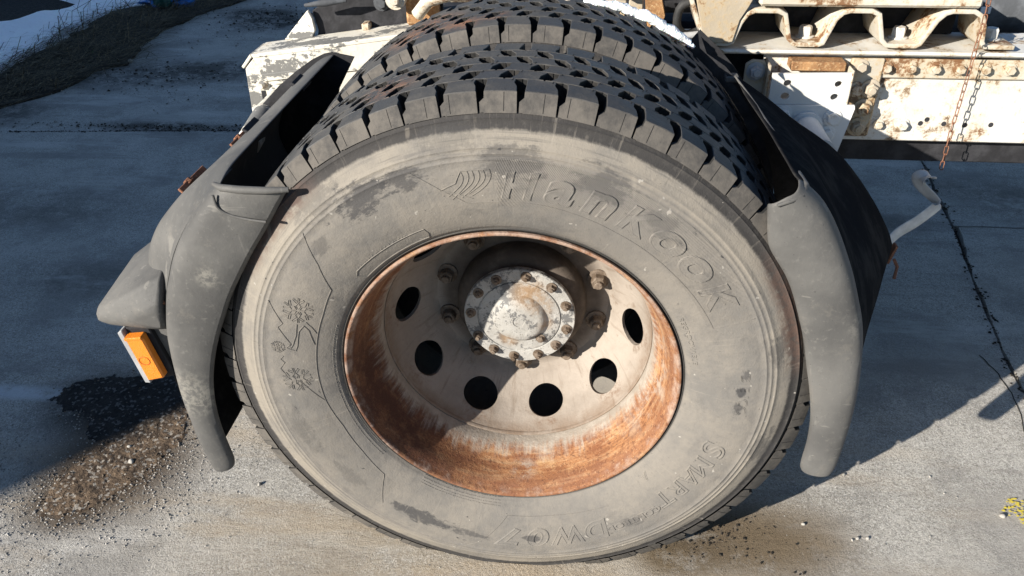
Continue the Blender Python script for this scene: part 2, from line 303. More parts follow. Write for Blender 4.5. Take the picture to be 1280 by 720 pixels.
MT = dict(side=mat_sidewall(), tread=mat_tread(), lug=mat_lugside(), void=mat_void(), plastic=mat_plastic(), gloss=mat_glossblack(),
          white=mat_white("chalky_white_paint", .85, stains=[((x_, .82, z_), r_) for x_, z_, r_ in ((.83, .655, .09), (.90, .648, .06), (.82, .80, .05), (.845, .74, .05), (.96, .67, .05), (1.06, .79, .06), (1.0, .70, .05), (.87, .79, .05), (1.2, .66, .07), (.93, .86, .05), (1.05, .86, .06))]), clean=mat_white("fresh_white_paint", .0, (.60, .60, .59), 3),
          stained=mat_white("rust_stained_white_paint", 1.25, (.50, .47, .41), 7), peel=mat_white("peeling_white_paint", .35, (.62, .60, .545), 5, peel=.45),
          beige=mat_white("mud_splashed_beige_paint", .8, (.38, .33, .26), 11), rust=mat_rust("bright_rust"), orust=mat_rust("orange_rust", (.36, .20, .09), (.18, .09, .04), (.50, .36, .20)),
          clip=mat_rust("red_rusted_clip", (.26, .115, .065), (.12, .055, .035), (.34, .18, .11)),
          black=mat_dark("black_steel_and_shade"), shade=mat_dark("painted_shade_grey", (.06, .064, .07), .75, .4), rub=mat_dark("black_rubber_hose", (.025, .025, .025), .6),  # shade: grey darkened to paint in shadow; black also stands for shade
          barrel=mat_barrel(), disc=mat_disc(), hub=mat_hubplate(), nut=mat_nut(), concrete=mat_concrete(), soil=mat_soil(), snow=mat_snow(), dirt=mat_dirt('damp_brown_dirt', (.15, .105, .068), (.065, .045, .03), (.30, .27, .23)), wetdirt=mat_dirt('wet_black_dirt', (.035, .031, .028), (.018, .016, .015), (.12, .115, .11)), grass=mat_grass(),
          gravel=mat_gravel("brown_gravel", ((.06, .045, .032), (.13, .10, .072), (.24, .215, .185))), pale=mat_gravel("pale_grit", ((.16, .155, .145), (.30, .285, .26), (.42, .40, .37)), 90), pebble=mat_gravel("white_pebble", ((.26, .25, .225), (.32, .305, .275), (.38, .36, .33)), 20),
          steel=mat_dark("galvanised_strip", (.26, .265, .27), .5, .15))
def simple(name, col, rough=.5, **kw):
    k = M(name, rough); m = k.done(col)
    for a, b in kw.items(): k.b.inputs[a.replace('_', ' ')].default_value = b
    return m
def mat_amber():
    k = M("amber_lens", .35, spec=.5); n = k.noise(40, 4); g = k.vor(700)
    return k.done(k.mix(k.ramp(n, .45, .7, 0, .4), (.66, .20, .014), (.50, .13, .010)), k.bump(g, .0012, .7))
MT['amber'] = mat_amber()
MT["strip"] = mat_dark("pale_zinc_strip", (.42, .43, .43), .5, .2)
MT["shaded_grime"] = mat_dark("hub_grime_and_shade", (.055, .045, .037), .7, .5)  # shade of the wheel dish put into the drum colour, with grime
MT["splash"] = mat_white("dirt_caked_paint", 1.6, (.40, .37, .31), 13, stains=[((x_, .805, z_), .09) for x_, z_ in ((.79, .778), (.783, .73), (.779, .682), (.76, .66), (.80, .66), (.75, .80))])
MT['mark'] = simple("burnt_amber_mark", (.40, .09, .012), .6)
MT['yellow'] = simple("yellow_paint", (.60, .48, .06), .8)
MT['blue'] = simple("blue_plastic", (.02, .14, .42), .35); MT['green'] = simple("dark_green_plastic", (.01, .06, .05), .5)
MT['blocker_side'] = mat_white("blocker_grey", .1, (.35, .36, .37))
MT['paperlabel'] = simple("pale_label", (.6, .62, .62), .6)

# ------------------------------------------------------------------ object helpers
def put(o, parent=None):
    C.objects.link(o)
    if parent: o.parent = parent
    return o
def empty(name, label, cat, loc=(0, 0, 0), group=None):
    o = bpy.data.objects.new(name, None); put(o); o.location = loc; o.empty_display_size = .1
    o["label"] = label; o["category"] = cat
    if group: o["group"] = group
    return o
def tag(o, label=None, cat=None, group=None, kind=None):
    for a, b in (("label", label), ("category", cat), ("group", group), ("kind", kind)):
        if b: o[a] = b
    return o
def mk(name, vf, mats, parent=None, smooth=35, mi=None):
    me = bpy.data.meshes.new(name); v, f = vf; me.from_pydata([tuple(p) for p in v], [], f)
    for m in (mats if isinstance(mats, (list, tuple)) else [mats]): me.materials.append(MT[m])
    if mi is not None: me.polygons.foreach_set("material_index", mi)
    bm = bmesh.new(); bm.from_mesh(me); bmesh.ops.recalc_face_normals(bm, faces=bm.faces); bm.to_mesh(me); bm.free()
    if smooth:
        me.shade_smooth()
        if smooth < 180: me.set_sharp_from_angle(angle=R(smooth))
    return put(bpy.data.objects.new(name, me), parent)
class MB:
    def __init__(s): s.v = []; s.f = []
    def add(s, v, f):
        o = len(s.v); s.v += [Vector(p) for p in v]; s.f += [tuple(i+o for i in q) for q in f]; return s
    def bm(s, bm, mtx=None):
        if mtx: bm.transform(mtx)
        bm.verts.index_update(); s.add([v.co.copy() for v in bm.verts], [[v.index for v in f.verts] for f in bm.faces]); bm.free(); return s
    def box(s, a, b, bev=.003, rot=None, seg=1):
        bm = bmesh.new(); bmesh.ops.create_cube(bm, size=1); a = Vector(a); b = Vector(b)
        bm.transform(Matrix.Diagonal(((b-a).x, (b-a).y, (b-a).z, 1)))
        if bev: bmesh.ops.bevel(bm, geom=bm.edges[:], offset=bev, segments=seg, affect='EDGES', profile=.5)
        m = Matrix.Translation((a+b)/2)
        if rot is not None: m = m @ rot
        return s.bm(bm, m)
    def prism(s, pts, d, bev=.0):
        """closed polygon pts (3-D, planar) extruded by vector d"""
        bm = bmesh.new(); vs = [bm.verts.new(p) for p in pts]; f = bm.faces.new(vs)
        r = bmesh.ops.extrude_face_region(bm, geom=[f]); bmesh.ops.translate(bm, vec=Vector(d), verts=[e for e in r['geom'] if isinstance(e, bmesh.types.BMVert)])
        if bev: bmesh.ops.bevel(bm, geom=bm.edges[:], offset=bev, segments=1, affect='EDGES')
        return s.bm(bm)
    def tube(s, path, r, n=8, caps=True, closed=False):
        path = [Vector(p) for p in path]; m = len(path); rings = []
        up = Vector((.123, .37, .91))
        for i, p in enumerate(path):
            if closed: t = path[(i+1) % m]-path[i-1]
            else: t = path[min(i+1, m-1)]-path[max(i-1, 0)]
            t.normalize(); a = t.cross(up)
            if a.length < .05: a = t.cross(Vector((1, 0, 0)))
            a.normalize(); b = t.cross(a); rr = r[i] if isinstance(r, (list, tuple)) else r
            rings.append([p + rr*(a*math.cos(2*PI*k/n)+b*math.sin(2*PI*k/n)) for k in range(n)])
        v = [q for g in rings for q in g]; f = []
        for i in range(m if closed else m-1):
            j = (i+1) % m
            for k in range(n): f.append((i*n+k, i*n+(k+1) % n, j*n+(k+1) % n, j*n+k))
        if caps and not closed: f.append(tuple(range(n))[::-1]); f.append(tuple((m-1)*n+k for k in range(n)))
        return s.add(v, f)
    def revolve(s, prof, n=96, cx=0, cz=.5, a0=0, a1=360, closed_prof=False):
        full = abs(a1-a0-360) < 1e-6; cnt = n if full else n+1; v = []
        for i in range(cnt):
            t = R(a0+(a1-a0)*i/n)
            for r, y in prof: v.append((cx+r*math.cos(t), y, cz+r*math.sin(t)))
        m = len(prof); f = []
        for i in range(n):
            j = (i+1) % cnt
            for k in range(m-1): f.append((i*m+k, i*m+k+1, j*m+k+1, j*m+k))
        return s.add(v, f)
    def grid(s, rows, closed=False):
        m = len(rows[0]); v = [p for r in rows for p in r]; f = []
        for i in range(len(rows)-1):
            for k in range(m-1 if not closed else m): f.append((i*m+k, i*m+(k+1) % m, (i+1)*m+(k+1) % m, (i+1)*m+k))
        return s.add(v, f)
    def hexbolt(s, p, axis, r=.012, h=.010, washer=True, stud=0):
        ax = Vector(axis).normalized(); p = Vector(p)
        q = Vector((0, 0, 1)).rotation_difference(ax).to_matrix().to_4x4(); mtx = Matrix.Translation(p) @ q @ Matrix.Rotation(random.random()*6, 4, 'Z')
        def cyl(rr, z0, z1, n, top=None):
            top = top or rr; v = []; 
            for z, u in ((z0, rr), (z1-.18*(z1-z0), rr), (z1, top*.86)):
                v += [mtx @ Vector((u*math.cos(2*PI*k/n), u*math.sin(2*PI*k/n), z)) for k in range(n)]
            f = [(a*n+k, a*n+(k+1) % n, (a+1)*n+(k+1) % n, (a+1)*n+k) for a in (0, 1) for k in range(n)]+[tuple(2*n+k for k in range(n))]
            s.add(v, f)
        z = 0
        if washer: cyl(r*1.45, 0, h*.3, 14); z = h*.3
        cyl(r, z, z+h, 6)
        if stud: cyl(r*.55, z+h, z+h+stud, 10)
        return s
    def out(s, name, mats, parent=None, smooth=35, mi=None): return mk(name, (s.v, s.f), mats, parent, smooth, mi)
def smoothpoly(pts, n):
    """resample a polyline (list of tuples) through Catmull-Rom to n points"""
    P = [np.array(p, float) for p in pts]; P = [2*P[0]-P[1]]+P+[2*P[-1]-P[-2]]; out = []
    m = len(P)-3
    for i in range(n):
        u = i/(n-1)*m; j = min(int(u), m-1); t = u-j; a, b, c, d = P[j:j+4]
        out.append(.5*((2*b)+(-a+c)*t+(2*a-5*b+4*c-d)*t*t+(-a+3*b-3*c+d)*t**3))
    return out

# ================================================================== THE SETTING
# ground: earth below, concrete slabs on it
def gridmesh(x0, x1, y0, y1, nx, ny, fz):
    v = [(x0+(x1-x0)*i/nx, y0+(y1-y0)*j/ny) for j in range(ny+1) for i in range(nx+1)]
    return [(x, y, fz(x, y)) for x, y in v], [(j*(nx+1)+i, j*(nx+1)+i+1, (j+1)*(nx+1)+i+1, (j+1)*(nx+1)+i) for j in range(ny) for i in range(nx)]
ground = mk("ground", gridmesh(-150, 150, -150, 150, 8, 8, lambda x, y: -.022), "soil"); ground["kind"] = "structure"
def rag(pts, amp=.012, step=.06, seed=0):
    out = []
    for i, p in enumerate(pts):
        q = pts[(i+1) % len(pts)]; L = math.dist(p, q); n = max(1, int(L/step)) if L < 9 else 1
        for k in range(n):
            t = k/n; x = p[0]+(q[0]-p[0])*t; y = p[1]+(q[1]-p[1])*t
            if n > 1: x += amp*mnoise.noise((x*7+seed, y*7, 1.3)); y += amp*mnoise.noise((x*7, y*7+seed, 5.1))
            if n > 1: x += .4*amp*mnoise.noise((x*40+seed, y*40, 1.3)); y += .4*amp*mnoise.noise((x*40, y*40+seed, 5.1))
            out.append((x, y))
    return out
JX = [(1.30, -.3), (1.29, .2), (1.315, .55), (1.335, .75), (1.37, .95), (1.40, 1.14), (1.44, 1.37), (1.48, 1.6), (1.53, 1.95), (1.58, 2.30)]
def slab(pts, z, seed, sub=False):
    p = rag(pts, .010, .04, seed)
    mb = MB(); mb.prism([(x, y, z-.05) for x, y in p], (0, 0, .05))
    o = mb.out("concrete_slab", "concrete", ground, smooth=0)
    return o
off = lambda P, d: [(x+d, y) for x, y in P]
slab([(-9, -9), (1.25, -9), (1.25, -2)] + off(JX, -.005) + [(1.0, 2.52), (0, 2.445), (-1.49, 2.333), (-2.69, 2.238), (-4.5, 2.09), (-9, 1.7)], 0, 1)
slab([(-3.25, 2.205), (-2.69, 2.252), (-1.49, 2.347), (0, 2.462), (1.0, 2.54), (1.58, 2.56), (1.9, 5.2), (2.4, 9), (-2.9, 9), (-3.0, 5), (-3.2, 3)], -.003, 2)
slab([(1.27, -9), (9, -9), (9, 1.55), (1.50, 1.585)] + off(JX, .005)[::-1][3:] + [(1.27, -2)], .002, 3)
slab([(9, 1.57), (9, 9), (2.43, 9), (1.93, 5.2), (1.60, 2.55)] + off(JX, .007)[::-1][:3] + [(1.51, 1.60)], -.002, 4)
cr = rag([(1.275, .80), (1.288, .72), (1.292, .64), (1.28, .55), (1.255, .47), (1.262, .36)], .008, .02, 3)[:-14]
mb = MB(); half_w = [.0018*(1-i/len(cr))+.0004 for i in range(len(cr))]
mb.grid([[(x-w_, y, .0015) , (x+w_, y, .0015)] for (x, y), w_ in zip(cr, half_w)]); mb.out("hairline_crack", "soil", ground, smooth=0)
# hairline crack fill: thin dark soil in the wide joint (real recess above the earth sheet)

# gravel and grit: uncountable small stones
def stones(name, spots, mat, label, seed):
    rng = np.random.default_rng(seed); mb_v = []; mb_f = []
    base = np.array([(1, 0, 0), (-1, 0, 0), (0, 1, 0), (0, -1, 0), (0, 0, 1), (0, 0, -.6)], float)
    fc = [(0, 2, 4), (2, 1, 4), (1, 3, 4), (3, 0, 4), (2, 0, 5), (1, 2, 5), (3, 1, 5), (0, 3, 5)]
    for x, y, r in spots:
        j = base*(1+rng.uniform(-.35, .35, (6, 1)))*r*np.array([1, rng.uniform(.6, 1), rng.uniform(.45, .8)])
        a = rng.uniform(0, 6.28); c, s = math.cos(a), math.sin(a)
        j = np.stack([j[:, 0]*c-j[:, 1]*s, j[:, 0]*s+j[:, 1]*c, j[:, 2]], 1) + np.array([x, y, r*.25])
        o = len(mb_v); mb_v += j.tolist(); mb_f += [(p+o, q+o, t+o) for p, q, t in fc]
    o = mk(name, (mb_v, mb_f), mat, None, smooth=0); o["kind"] = "stuff"; o["label"] = label; return o
rng = np.random.default_rng(3)
def inside(p, poly):
    c = False; n = len(poly)
    for i in range(n):
        a, b = poly[i], poly[(i+1) % n]
        if (a[1] > p[1]) != (b[1] > p[1]) and p[0] < (b[0]-a[0])*(p[1]-a[1])/(b[1]-a[1])+a[0]: c = not c
    return c
GP = [(-.88, .40), (-.86, .29), (-.9, .2), (-.94, .09), (-1.0, .02), (-1.09, .03), (-1.13, .13), (-1.10, .22), (-1.03, .32)]
WP = [(-1.33, .42), (-1.21, .52), (-1.0, .55), (-.90, .44), (-.92, .34), (-1.08, .24), (-1.2, .3)]
LP = [(-.90, .34), (-.76, .22), (-.74, .12), (-.88, .02), (-1.02, -.06), (-1.25, -.08), (-1.5, .1), (-1.45, .3), (-1.2, .3), (-1.1, .05), (-.98, .02)]
def fill(poly, n, lo, hi, bias=2.5, jit=.03):
    xs = [p[0] for p in poly]; ys = [p[1] for p in poly]; out = []
    while len(out) < n:
        p = (rng.uniform(min(xs), max(xs)), rng.uniform(min(ys), max(ys)))
        if inside(p, poly): out.append((p[0]+rng.normal(0, jit), p[1]+rng.normal(0, jit), lo+(hi-lo)*rng.random()**bias))
    return out
stones("brown_gravel", fill(GP, 1500, .0012, .0060, 4) + fill(WP, 700, .0012, .0045, 3), "gravel", "brown gravel spilled in a muddy patch on the concrete by the rear flap", 1)
sp = fill(LP, 6500, .0008, .0036, 3, .06)
sp += [(rng.uniform(-1.6, 1.5), rng.uniform(-.4, 1.6), .0007+.0022*rng.random()**3) for _ in range(2600)]
sp += [(rng.normal(-2.2, .5), rng.normal(2.9, .25), .002+.007*rng.random()**3) for _ in range(350)] + [(rng.normal(-2.1, .3), rng.normal(4.2, .3), .002+.009*rng.random()**3) for _ in range(300)]
stones("pale_grit", sp, "pale", "pale grit strewn thinly over the concrete", 2)
sp = [(rng.normal(.42, .10), rng.normal(.085, .035), .0010+.0035*rng.random()**4) for _ in range(420)] + [(rng.normal(-1.9, .4), 2.345+.022*rng.normal(), .002+.006*rng.random()**2) for _ in range(420)] + [(x_, 2.44+.0785*(x_+.12)+.006*rng.normal(), .002+.004*rng.random()) for x_ in rng.uniform(-2.8, -1.3, 300)]
sp += [(rng.normal(-2.25, .25), rng.normal(3.1, .15), .003+.008*rng.random()**3) for _ in range(260)] + [(rng.normal(-2.05, .25), rng.normal(4.35, .2), .003+.010*rng.random()**3) for _ in range(350)]
for a, b in zip(JX[2:], JX[3:]): sp += [(a[0]+(b[0]-a[0])*t+rng.normal(0, .012), a[1]+(b[1]-a[1])*t, .002+.006*rng.random()**2) for t in rng.random(40)]
stones("dark_grit", sp, "soil", "dark oily grit along the slab joints and beside the tyre", 3)
def dirt_sheet(name, poly, h, mat, label, seed, n=70):
    xs = [p[0] for p in poly]; ys = [p[1] for p in poly]; x0, x1, y0, y1 = min(xs)-.06, max(xs)+.06, min(ys)-.06, max(ys)+.06
    rp = rag(poly, .035, .03, seed); ra = np.array(rp)
    def fz(x, y):
        d = float(np.hypot(ra[:, 0]-x, ra[:, 1]-y).min())*(1 if inside((x, y), rp) else -1)
        d += .022*mnoise.noise((x*22, y*22, seed)) + .012*mnoise.noise((x*60, y*60, seed))
        return -.004 + min(.0055, max(0, d*.12+.004)) + (h*(.5+.5*mnoise.noise((x*30, y*30, seed+3))) + .0022*mnoise.noise((x*90, y*90, 1)) + .0016*mnoise.noise((x*170, y*170, 4)))*min(1, max(0, d*30))
    o = mk(name, gridmesh(x0, x1, y0, y1, n*2, n*2, fz), mat, None, smooth=180); o["kind"] = "stuff"; o["label"] = label
dirt_sheet("dirt_patch", [(-.90, .41), (-.88, .29), (-.92, .19), (-.96, .09), (-1.02, .01), (-1.10, .02), (-1.13, .12), (-1.10, .21), (-1.03, .32)], .0035, "dirt", "compact patch of damp brown dirt beside the rear mudguard", 2)
dirt_sheet("wet_dirt", [(-1.33, .41), (-1.30, .47), (-1.20, .51), (-1.02, .54), (-.90, .46), (-.97, .34), (-1.06, .25), (-1.13, .245), (-1.17, .32)], .003, "wetdirt", "dark wet dirt spread in the shade behind the brown patch", 6)
# single pebbles
def rock(r, seed):
    bm = bmesh.new(); bmesh.ops.create_icosphere(bm, subdivisions=2, radius=r); rr = random.Random(seed)
    s = Vector((1, rr.uniform(.6, .95), rr.uniform(.5, .8)))
    for v in bm.verts: v.co = Vector((v.co.x*s.x, v.co.y*s.y, v.co.z*s.z))*(1+.35*mnoise.noise(v.co/r*1.2+Vector((seed*3.1, 0, 0))))
    bmesh.ops.rotate(bm, verts=bm.verts, matrix=Matrix.Rotation(seed, 3, 'Z')); return bm
peb = [(1.09, .20, .008, "white pebble beside the yellow paint mark"), (.64, .14, .006, "small white pebble on the oil stain below the front flap"), (.75, .11, .0065, "largest of the cluster of white pebbles on sunlit concrete"),
       (.737, .105, .004, "pebble on the outer side of the white cluster"), (.772, .112, .005, "pebble at the far end of the white cluster toward the yellow mark"), (.768, .30, .006, "white pebble lying at the tip of the front flap"),
       (.97, .31, .004, "tiny white pebble on the open sunlit concrete"), (.985, .26, .0035, "tiny dark-edged white pebble between two others on the open concrete"), (1.01, .25, .0035, "tiny white pebble next to the pale scuff on the concrete"),
       (-.625, .155, .007, "white pebble on the concrete near the rear flap tip"), (-.97, .20, .010, "pale stone in the middle of the brown gravel patch"), (-1.0, .25, .008, "pale stone at the shaded rim of the gravel patch"),
       (-2.60, 3.33, .022, "white stone on the shaded concrete near the dead grass")]
for i, (x, y, r, lb) in enumerate(peb):
    o = MB().bm(rock(r*.82, i+2), Matrix.Translation((x, y, r*.36))).out("pebble", "pebble", None, smooth=60)
    tag(o, lb, "pebble", "loose pebbles on the concrete")
# yellow paint mark: small flakes of paint on the slab
mb = MB(); rr = random.Random(4)
for k in range(150):
    a = rr.random()*6.28; q = math.sqrt(rr.random()); x = 1.150+.052*q*math.cos(a); y = .215+.042*q*math.sin(a); s = rr.uniform(.0015, .0055)
    n = 6; mb.add([(x+s*rr.uniform(.6, 1.1)*math.cos(6.28*j/n), y+s*rr.uniform(.4, .8)*math.sin(6.28*j/n), .0035+k*.00001) for j in range(n)], [tuple(range(n))])
tag(mb.out("yellow_paint_mark", "yellow", None, smooth=0), "patchy yellow paint mark on the sunlit concrete", "paint mark", kind="stuff")

# snow bank, earth strip and dead grass
def snowz(x, y):
    e = min(1, max(0, (-(x+3.20)-.10*(y-3.5))*4.0 + .5*mnoise.noise((x*3, y*3, 0)) + .22*mnoise.noise((x*9, y*9, 3))))
    hole = 1-min(1, max(0, (math.hypot((x+4.25)*1.0, (y-4.45)*.9)-.46 + .1*mnoise.noise((x*5, y*5, 7)))*5))
    h = -.02 + .085*e**.5 + .025*mnoise.noise((x*1.6, y*1.6, 2))*e + .018*mnoise.noise((x*7, y*7, 9))*e
    return h*(1-hole) - .06*hole
snow = mk("snow_bank", gridmesh(-9, -2.6, 2.6, 9, 150, 150, snowz), "snow", None, smooth=180); snow["kind"] = "structure"
GR = [(-3.5, 2.2), (-2.9, 2.52), (-2.77, 2.76), (-2.71, 3.14), (-2.58, 3.27), (-2.72, 3.79), (-2.69, 4.39), (-2.5, 4.8), (-2.3, 5.6), (-3.1, 5.6), (-3.05, 4.8), (-3.36, 4.45), (-3.42, 4.0), (-3.40, 3.6), (-3.48, 3.3), (-3.9, 2.9)]
strip = MB().prism([(x, y, -.02) for x, y in rag(GR, .05, .05, 9)], (0, 0, .03)).out("earth_strip", "soil", None, smooth=0); strip["kind"] = "structure"
mb = MB(); rr = random.Random(5)
for x, y, _ in fill(GR, 5200, 0, 1, 1, .05):
    L = rr.uniform(.06, .30); a = rr.gauss(.75, .55); a = a if rr.random() < .8 else rr.random()*6.28; h = rr.uniform(.0, .05) if rr.random() < .93 else rr.uniform(.06, .16); wd = rr.uniform(.0012, .003)
    d = Vector((math.cos(a), math.sin(a), 0)); n = Vector((-d.y, d.x, 0))*wd; p = Vector((x, y, .012+.02*rr.random())); m = p+d*L*.5+Vector((0, 0, h*.8)); e = p+d*L+Vector((0, 0, h*.7))
    m += n*rr.uniform(-8, 8); mb.add([p-n, p+n, m+n, m-n, e], [(0, 1, 2, 3), (3, 2, 4)])
tag(mb.out("dead_grass", "grass", None, smooth=0), "matted dead brown grass along the edge of the snow", "grass", kind="stuff")
# a few tall dry stalks by the snow
for i, (x, y, lb) in enumerate(((-3.28, 3.98, "thin dry stalk bent over the snow edge"), (-3.33, 3.92, "upright dry stalk at the snow edge"), (-3.2, 4.3, "short dry stalk beside the blue plastic bag"))):
    mb = MB(); rr = random.Random(i)
    for k in range(2): 
        q = Vector((x+rr.uniform(-.03, .03), y, .02)); mb.tube([q, q+Vector((.05*k-.02, .02, .12)), q+Vector((.13*(k+.4), .05, .25-.06*i))], [.0022, .0018, .001], 5)
    tag(mb.out("dry_stalk", "grass"), lb, "plant", "dry stalks at the snow edge")
# blue bag with a dark green lump
bag = empty("plastic_bag", "crumpled blue plastic bag with a dark green lump at the snow edge", "bag", (-2.98, 4.56, 0))
def crumple(p, s, seed, n=3, amp=.5):
    bm = bmesh.new(); bmesh.ops.create_icosphere(bm, subdivisions=n, radius=1)
    for v in bm.verts:
        q = v.co*(1+amp*mnoise.noise(v.co*2.1+Vector((seed, 0, 0)))+.5*amp*mnoise.noise(v.co*5+Vector((0, seed, 0)))); v.co = Vector((q.x*s[0], q.y*s[1], q.z*s[2]))
    return MB().bm(bm, Matrix.Translation(p))
crumple((-.02, .04, .055), (.16, .09, .06), 3).out("bag_sheet", "blue", bag, 25); crumple((.02, -.03, .07), (.065, .06, .07), 8, 3, .25).out("bag_lump", "green", bag, 40)
crumple((.14, .07, .045), (.06, .05, .05), 13).out("bag_handle", "blue", bag, 25)

# unseen block, added and shaped to cast the shade over the yard
blocker = empty("shade_blocker", "unseen grey block added to shade the yard", "shade blocker", (-13, -8, 0))
ld = Vector((.66, .75, 0)).normalized(); ln = Vector((-ld.y, ld.x, 0)); H = 3.4
e0 = Vector((-1.22-H/.6*1.1, .06-H/.6, 0))
base = [e0-ld*9, e0+ld*4.5, e0+ld*4.5+ln*12, e0-ld*9+ln*12]
base = [b-Vector(blocker.location) for b in base]
MB().prism([(p.x, p.y, -.02) for p in base], (0, 0, H-.2)).out("blocker_side", "blocker_side", blocker, 0)
MB().prism([(p.x, p.y, H-.19) for p in base], (0, 0, .19)).out("blocker_top", "shade", blocker, 0)

# ================================================================== THE TRUCK
truck = empty("truck", "parked white truck chassis with dusty twin rear tyres, rusty rim and black plastic mudguards", "truck")
YC, DUAL, PITCH = .1185, .3578, 360/56
def T(name, mb, mats, parent=truck, smooth=35, label=None, mi=None):
    o = mb.out(name, mats, parent, smooth, mi)
    if label: o["label"] = label
    return o
# ---- tyre carcass
half = [(.292, .030), (.297, .014), (.303, .004), (.3075, -.0005), (.3095, -.003), (.3105, -.0015), (.314, -.003), (.3155, -.006), (.320, -.009), (.330, -.0155), (.345, -.0235), (.360, -.0300), (.375, -.0350), (.390, -.0385), (.405, -.0408), (.420, -.0418),
        (.432, -.0416), (.4415, -.0402), (.4428, -.0410), (.4440, -.0412), (.4452, -.0398), (.4500, -.0386), (.4512, -.0394), (.4524, -.0396), (.4538, -.0378), (.4592, -.0357), (.4602, -.0364), (.4616, -.0362), (.4632, -.0340), (.470, -.0312), (.480, -.0262), (.490, -.0205), (.4975, -.0160), (.5005, -.0155), (.5030, -.0120), (.506, -.0105), (.5085, -.0070), (.511, .001), (.5135, .02)]
half = [(r, y*(.80 if y < -.01 else 1)+(0 if y >= -.01 else -.002)) if r < .5 else (r, y) for r, y in half]
prof = half + [(r, 2*YC-y) for r, y in reversed(half)]
def sidey(r):
    rs = [p[0] for p in half[6:]]; return float(np.interp(r, rs, [p[1] for p in half[6:]]))
def flatten(o, yoff=0):
    for v in o.data.vertices:
        z = v.co.z
        if z < .03:   # the tyre settles on the ground and bulges a little
            k = (.03-z)/.04; v.co.y += (-.006 if v.co.y-yoff < YC else .006)*max(0, k); v.co.z = max(z, .0035+.0004*(v.co.y-yoff > YC))
mb = MB().revolve(prof, 300); mi = []
m_ = len(prof)-1
for i in range(300):
    for k in range(m_): mi.append(1 if len(half)-3 <= k < len(prof)-len(half)+2 else 0)
tyre = T("tyre", mb, ["side", "void"], truck, 60, "outer twin tyre with dusty grey sidewall and moulded lettering", mi); flatten(tyre)
tyre2 = tyre.copy(); put(tyre2, truck); tyre2.location = (0, DUAL, 0); tyre2["label"] = "inner twin tyre set behind the outer one"

